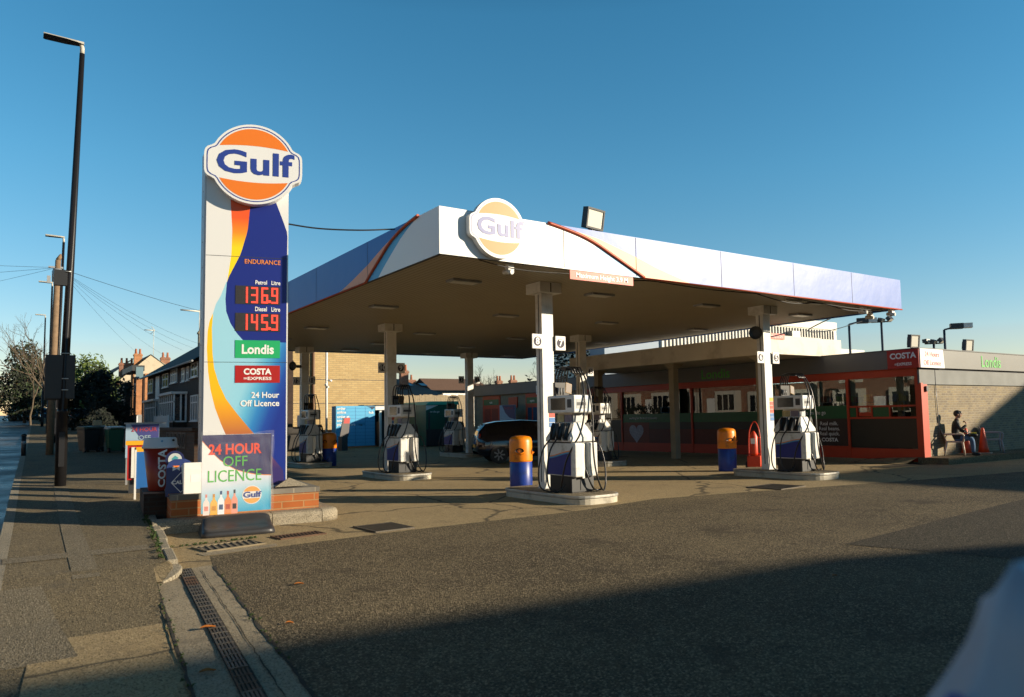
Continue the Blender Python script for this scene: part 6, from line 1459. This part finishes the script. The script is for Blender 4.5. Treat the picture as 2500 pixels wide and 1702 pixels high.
wheelie('black wheelie bin with a paper bag on its lid', (2.78, 31.4, zs(31.4)), RD(170), bb, bb)
wheelie('black wheelie bin with a dusty green lid at the edge of the pavement', (2.50, 31.0, zs(31)), RD(200), bb, mat('dusty lid', (.07, .08, .05), .6))
mb = MB(); mb.box(2.66, 2.92, 31.25, 31.5, zs(31.4)+.905, zs(31.4)+1.1); tag(mb.build('paper_bag', mat('brown paper', (.42, .33, .2), .8, var=.3), bev=.03), 'brown paper bag lying on a black wheelie bin', 'bag')
# boards and the big cup
t = thing('banner_board', 'second off licence banner in the shade behind the coffee cup', 'banner', (2.42, 17.9, zs(17.9)), RD(-8))
mb = MB(); z0, z1 = .56, 1.26
mb.box(-.31, .31, 0, .03, z0, z1, 0); mb.prism([(-.22, z1-.01), (.305, z1-.01), (.305, .72), (.1, .80), (-.05, .98)], 'y', -.004, 0, 1); mb.build('banner', [mat('faded banner blue', HX('8fa8bc'), .5, var=.1), mat('faded banner navy', HX('3c3f7a'), .5)], t)
text('24 HOUR', .12, mat('faded red', HX('a03c46'), .5), t, .03, -.008, 1.14, bold=.002, sx=.95); text('OFF', .13, mat('pale blue print', HX('8aa0ac'), .5), t, .04, -.008, .97, bold=.002)
mb = MB(); mb.box(-.3, -.26, .03, .06, 0, z1); mb.box(.26, .3, .03, .06, 0, z1); mb.box(-.34, .42, .0, .05, z1, z1+.03); mb.build('stand', M['grey'], t)
t = thing('newspaper_rack', 'yellow and red newspaper rack with stacked boards behind the coffee cup', 'newspaper rack', (2.16, 16.5, zs(16.5)), RD(-10))
mb = MB(); mb.box(-.18, .18, 0, .3, .26, .92, 1); mb.box(-.21, .21, -.02, .3, .92, 1.0, 0); mb.build('rack', [M['amber'], M['red']], t)
mb = MB(); mb.box(-.15, .15, .02, .28, 0, .26); mb.build('rack_foot', M['dark'], t); mb = MB(); mb.box(-.11, -.04, -.03, -.01, .3, .88); mb.build('white_strip', M['whitecol'], t)
mb = MB(); mb.box(-.03, .20, -.05, -.03, .2, .88, 0); mb.box(.03, .16, -.055, -.05, .45, .78, 1); mb.box(.0, .17, -.055, -.05, .28, .32, 1); mb.box(.0, .17, -.055, -.05, .37, .41, 1); mb.build('yellow_board', [M['amber'], M['black']], t)
t = thing('advert_board', 'thin blue and white board on edge just left of the coffee cup', 'board', (2.12, 15.6, zs(15.5)), RD(-12))
mb = MB(); mb.box(-.10, .25, 0, .03, .2, .86, 0); mb.box(-.13, -.10, -.01, .04, -.02, .9, 1); mb.build('board', [mat('board blue', HX('2563a8'), .5), M['whitecol']], t)
cup = thing('giant_cup', 'giant red takeaway coffee cup with a white lid beside the price sign', 'cup bin', (2.19, 14.2, .5), RD(8))
mb = MB(); mb.lathe([(.0, 0), (.165, 0), (.172, .02), (.252, .70), (.0, .70)], 40); mb.build('cup_body', mat('coffee red', HX('8e2816'), .38, var=.1), cup)
mb = MB(); mb.lathe([(.0, .70), (.275, .70), (.277, .735), (.262, .745), (.245, .86), (.23, .875), (.0, .87)], 40); mb.build('lid', mat('lid white', (.62, .64, .66), .45, var=.05), cup)
mb = MB(); mb.tube([(.13, -.207, .83), (.135, -.236, .83)], .018, 8, 0); mb.tube([(-.05, -.24, .82), (-.05, -.257, .82)], .018, 8, 1); mb.build('lid_hole', [M['black'], mat('lid sticker', HX('6fa0c0'), .5)], cup)
def wrap(o, R0, R1, h, ang):   # bend flat lettering round the tapered cup
    for v in o.data.vertices:
        x, y, z = v.co
    return o
for s, sz, z, a0, bd, sxx in (('COSTA', .165, .37, -.12, .005, 1.15), ('=EXPRESS', .075, .36, .36, .001, 1.25)):
    o = text(s, sz, M['txt'], cup, 0, 0, 0, bold=bd, sx=sxx)
    for v in o.data.vertices:
        x, y, e = v.co; zz = z+x; rad = .171+(.252-.171)*zz/.70+.009+e; a = -pi/2+a0-(y)/.23
        v.co = (rad*cos(a), rad*sin(a), zz)
    o.rotation_euler = (0, 0, 0)
# gas boards on the planter
t = thing('gas_sign', 'dark blue bottle shaped gas sign with a white diamond, half behind a white board', 'gas sign', (2.28, 12.98, .485), RD(-6))
bl = mat('gas sign blue', HX('22346a'), .4)
mb = MB(); mb.prism([(-.19, 0), (.19, 0), (.2, .1), (.185, .18), (.185, .45), (.15, .53), (.08, .57), (-.08, .57), (-.15, .53), (-.185, .45), (-.185, .18), (-.2, .1)], 'y', 0, .02); mb.build('bottle_board', bl, t)
mb = MB(); c = [(.0, .17), (.15, .33), (.0, .49), (-.15, .33)]; d = [(.0, .185), (.135, .33), (.0, .475), (-.135, .33)]
sh = lambda P, dz: [(x*.95+.02, -.004, z-.12+dz) for x, z in P]
A, B = sh(c, 0), sh(d, 0); mb.add(A+B, [(i, (i+1) % 4, 4+(i+1) % 4, 4+i) for i in range(4)]); mb.build('white_diamond', M['txt'], t)
text('CALOR', .075, M['txt'], t, .02, -.006, .21, bold=.003)
mb = MB(); mb.prism([(-.10, .45), (-.10, .39), (-.04, .42), (0.0, .39), (0, .45)], 'y', -.006, -.002, 0); mb.prism([(-.10, .47), (0, .47), (-.05, .43)], 'y', -.007, -.002, 1); mb.build('arrow_mark', [M['txt'], M['orange']], t)
text('APPROVED', .04, M['orange'], t, -.06, -.006, .03, bold=.001)
t = thing('round_sign', 'round blue rimmed sign behind the bottle shaped gas board', 'sign', (2.235, 13.12, .485), RD(-6))
mb = MB(); mb.prism([(.135*cos(a*pi/24), .56+.135*sin(a*pi/24)) for a in range(48)], 'y', 0, .03, 0); mb.prism([(.098*cos(a*pi/18), .56+.098*sin(a*pi/18)) for a in range(36)], 'y', -.006, 0, 1); mb.build('disc', [mat('rim navy', HX('141c48'), .4), mat('disc grey', (.42, .45, .44), .4)], t)
mb = MB(); mb.prism([(-.05, .57), (0, .62), (.05, .585), (.02, .55), (.035, .52), (-.02, .53)], 'y', -.009, -.006); mb.build('teal_mark', mat('teal', HX('3f8a92'), .4), t)
mb = MB(); mb.box(-.02, .02, .01, .03, 0, .4); mb.build('stem', M['dark'], t)
t = thing('blank_board', 'blank white round cornered board on the planter, left of the price sign', 'board', (2.60, 12.75, .50), RD(-6))
mb = MB(); R_ = .05; P = []
for cx, cz, a0 in ((.4-R_, .50-R_, 0), (-.33+R_, .50-R_, 90)):
    for k in range(6): a = RD(a0+18*k); P.append((cx+R_*cos(a), cz+R_*sin(a)))
mb.prism(P+[(-.30, 0), (.4, 0)], 'y', 0, .03); mb.build('board', M['white'], t)
mb = MB(); mb.box(-.24, .3, -.002, 0, .40, .415); mb.box(-.2, .3, -.002, 0, .2, .32); mb.build('faded_print', mat('faded print', (.72, .72, .74), .45), t)
t = thing('banner_board', 'banner leaning in front of the shop back wing behind the dark car', 'banner', (21.6, 33.7, 0), -pi/2)
mb = MB(); mb.box(-.75, .75, 0, .05, 1.3, 2.25, 0); mb.prism([(-.5, 2.24), (.74, 2.24), (.74, 1.5), (.2, 1.6), (-.2, 1.85)], 'y', -.006, 0, 1); mb.build('banner', [mat('faded banner blue 2', HX('8fa8bc'), .5), mat('faded banner navy 2', HX('3a3560'), .5)], t)
text('24 HOUR', .2, mat('faded red 2', HX('a03c46'), .5), t, .15, -.01, 2.08); mb = MB(); mb.box(-.7, -.64, .05, .1, 0, 1.4); mb.box(.64, .7, .05, .1, 0, 1.4); mb.build('legs', M['grey'], t)
t = thing('banner_board', 'small red and black sign stand in front of the blue locker', 'sign', (15.0, 39.5, 0), RD(20))
mb = MB(); mb.prism([(-.33, .75), (.25, .75), (.38, 1.75), (-.1, 1.75)], 'y', 0, .05, 0); mb.prism([(-.08, 1.45), (.32, 1.45), (.36, 1.74), (-.02, 1.74)], 'y', -.006, 0, 1); mb.build('panel', [mat('stand dark', (.05, .045, .05), .5), M['red']], t); mb = MB(); mb.box(-.2, .2, 0, .3, 0, .75); mb.build('foot', M['dark'], t)

# ------------------------------------------------------------------ houses out of frame (they shade the forecourt and show in the shop glass)
def row(name, label, x0, x1, y0, y1, ze, zr, rid, face, n):
    """terrace along x (ridge along x)"""
    t = thing(name, label, 'house', ((x0+x1)/2, (y0+y1)/2, 0))
    mb = MB(); mb.box(x0, x1, min(y0, y1), max(y0, y1), -.6, ze); mb.prism([(y0, ze), (rid, zr-.06), (y1, ze)], 'x', x0+.02, x1-.02); wb(mb, 'wall', M['brickred'], t)
    mb = MB(); mb.add([(x0-.1, y0+face*.3, ze-.1), (x1+.1, y0+face*.3, ze-.1), (x1+.1, rid, zr), (x0-.1, rid, zr), (x0-.1, y1-face*.3, ze-.1), (x1+.1, y1-face*.3, ze-.1)], [(0, 1, 2, 3), (3, 2, 5, 4)]); wb(mb, 'roof', M['slate'], t)
    return t
row('terraced_house', 'brick terrace behind the camera whose roof shades the near asphalt', 6, 29.4, -12, -20, 5.3, 8.0, -16, 1, 4)
_t = bpy.data.objects['terraced_house.002'] if 0 else [o for o in bpy.data.objects if o.get('label', '').startswith('brick terrace behind')][0]
_t.rotation_euler = (0, 0, -.105); _t.location.y += 1.1
# taller block to the right: roof line falls to the left as its shadow shows
t = thing('corner_building', 'taller corner building behind the camera shading the right of the forecourt', 'building', (47, -12, 0))
mb = MB(); mb.prism([(36.4, -.6), (36.4, 6.9), (40.6, 8.85), (48.6, 8.9), (50.2, 9.45), (58, 12.6), (64, 10), (64, -.6)], 'y', -18, -12); wb(mb, 'wall', M['brickred'], t)
mb = MB()
for a, b in (((36.2, 6.85), (40.6, 8.9)), ((40.6, 8.9), (48.6, 8.95)), ((48.6, 8.95), (50.2, 9.5)), ((50.2, 9.5), (58, 12.65)), ((58, 12.65), (64.2, 9.9))):
    mb.add([(a[0], -18.2, a[1]), (b[0], -18.2, b[1]), (b[0], -11.9, b[1]), (a[0], -11.9, a[1])], [(0, 1, 2, 3)])
wb(mb, 'roof', M['slate'], t)
# terrace across the road, seen only as a reflection in the shop windows
for k in range(13):
    y = -6+k*9.0
    t = thing('terraced_house', 'red brick house with white stone bay across the road, out of frame', 'house', (-13, y, zs(y)), 0, 'terrace across the road')
    mb = MB(); mb.box(-6, 0, 0, 8.99, -.5, 5.8); mb.build('wall', M['brickred'], t)
    mb = MB(); mb.add([(.3, 0, 5.7), (.3, 8.99, 5.7), (-3, 8.99, 8.2), (-3, 0, 8.2), (-6.3, 8.99, 5.7), (-6.3, 0, 5.7)], [(0, 1, 2, 3), (3, 2, 4, 5)]); mb.build('roof', M['slate'], t)
    for (a, b) in ((.7, 3.3), (5.7, 8.3)):
        mb = MB(); mb.box(0, .75, a, b, -.3, 2.75); bay = mb.build('bay', M['stonewhite'], t)
        mb = MB()
        for q in range(3): w0 = a+.25+q*(b-a-.4)/3; mb.box(.751, .77, w0, w0+(b-a-.4)/3-.15, .9, 2.4)
        mb.build('bay_glass', M['hglass'], bay)
        mb = MB(); mb.box(0, .1, a+.2, b-.2, 3.3, 5.2); w_ = mb.build('window', M['stonewhite'], t); mb = MB(); mb.box(.101, .11, a+.5, (a+b)/2-.1, 3.55, 5.0); mb.box(.101, .11, (a+b)/2+.1, b-.5, 3.55, 5.0); mb.build('pane', M['hglass'], w_)
    mb = MB(); mb.box(0, .06, 4.0, 5.0, -.3, 2.1); mb.build('door', M['upvc'], t)
# pale blue sheet of plastic hooked over a post close to the camera -------------
t = thing('plastic_sack', 'pale blue plastic sack over a post, blurred close to the camera at the lower right', 'sack', (0, 0, 0))
bm_ = mat('sack blue', (.26, .38, .50), .5, var=.2, scale=9)
SKX, SKY_ = .832, .335
def sack(u, v):
    a = u*2*pi; z = 1.432-v*.6
    r = interp([(0, .03), (.03, .055), (.12, .072), (.3, .125), (1, .2)], v)
    r *= 1+.14*sin(a*5+v*3)*min(1, v*4)+.07*sin(a*9+1)*min(1, v*4)
    return (SKX+r*cos(a), SKY_+r*sin(a), z+.02*sin(a*3)*(v < .02))
mb = MB(); mb.grid(sack, 60, 24); mb.poly([sack(k/60, 0) for k in range(60)]); mb.build('sheet', bm_, t)
mb = MB(); mb.ball((SKX-.105, SKY_+.04, 1.318), .014, .014, .02, 0, 8, 6)
mb.build('blue_print', mat('print blue', (.02, .06, .4), .5), t)
mb = MB(); mb.tube([(SKX, SKY_, 0), (SKX, SKY_, 1.415)], .03, 12); mb.build('post', M['dark'], t)
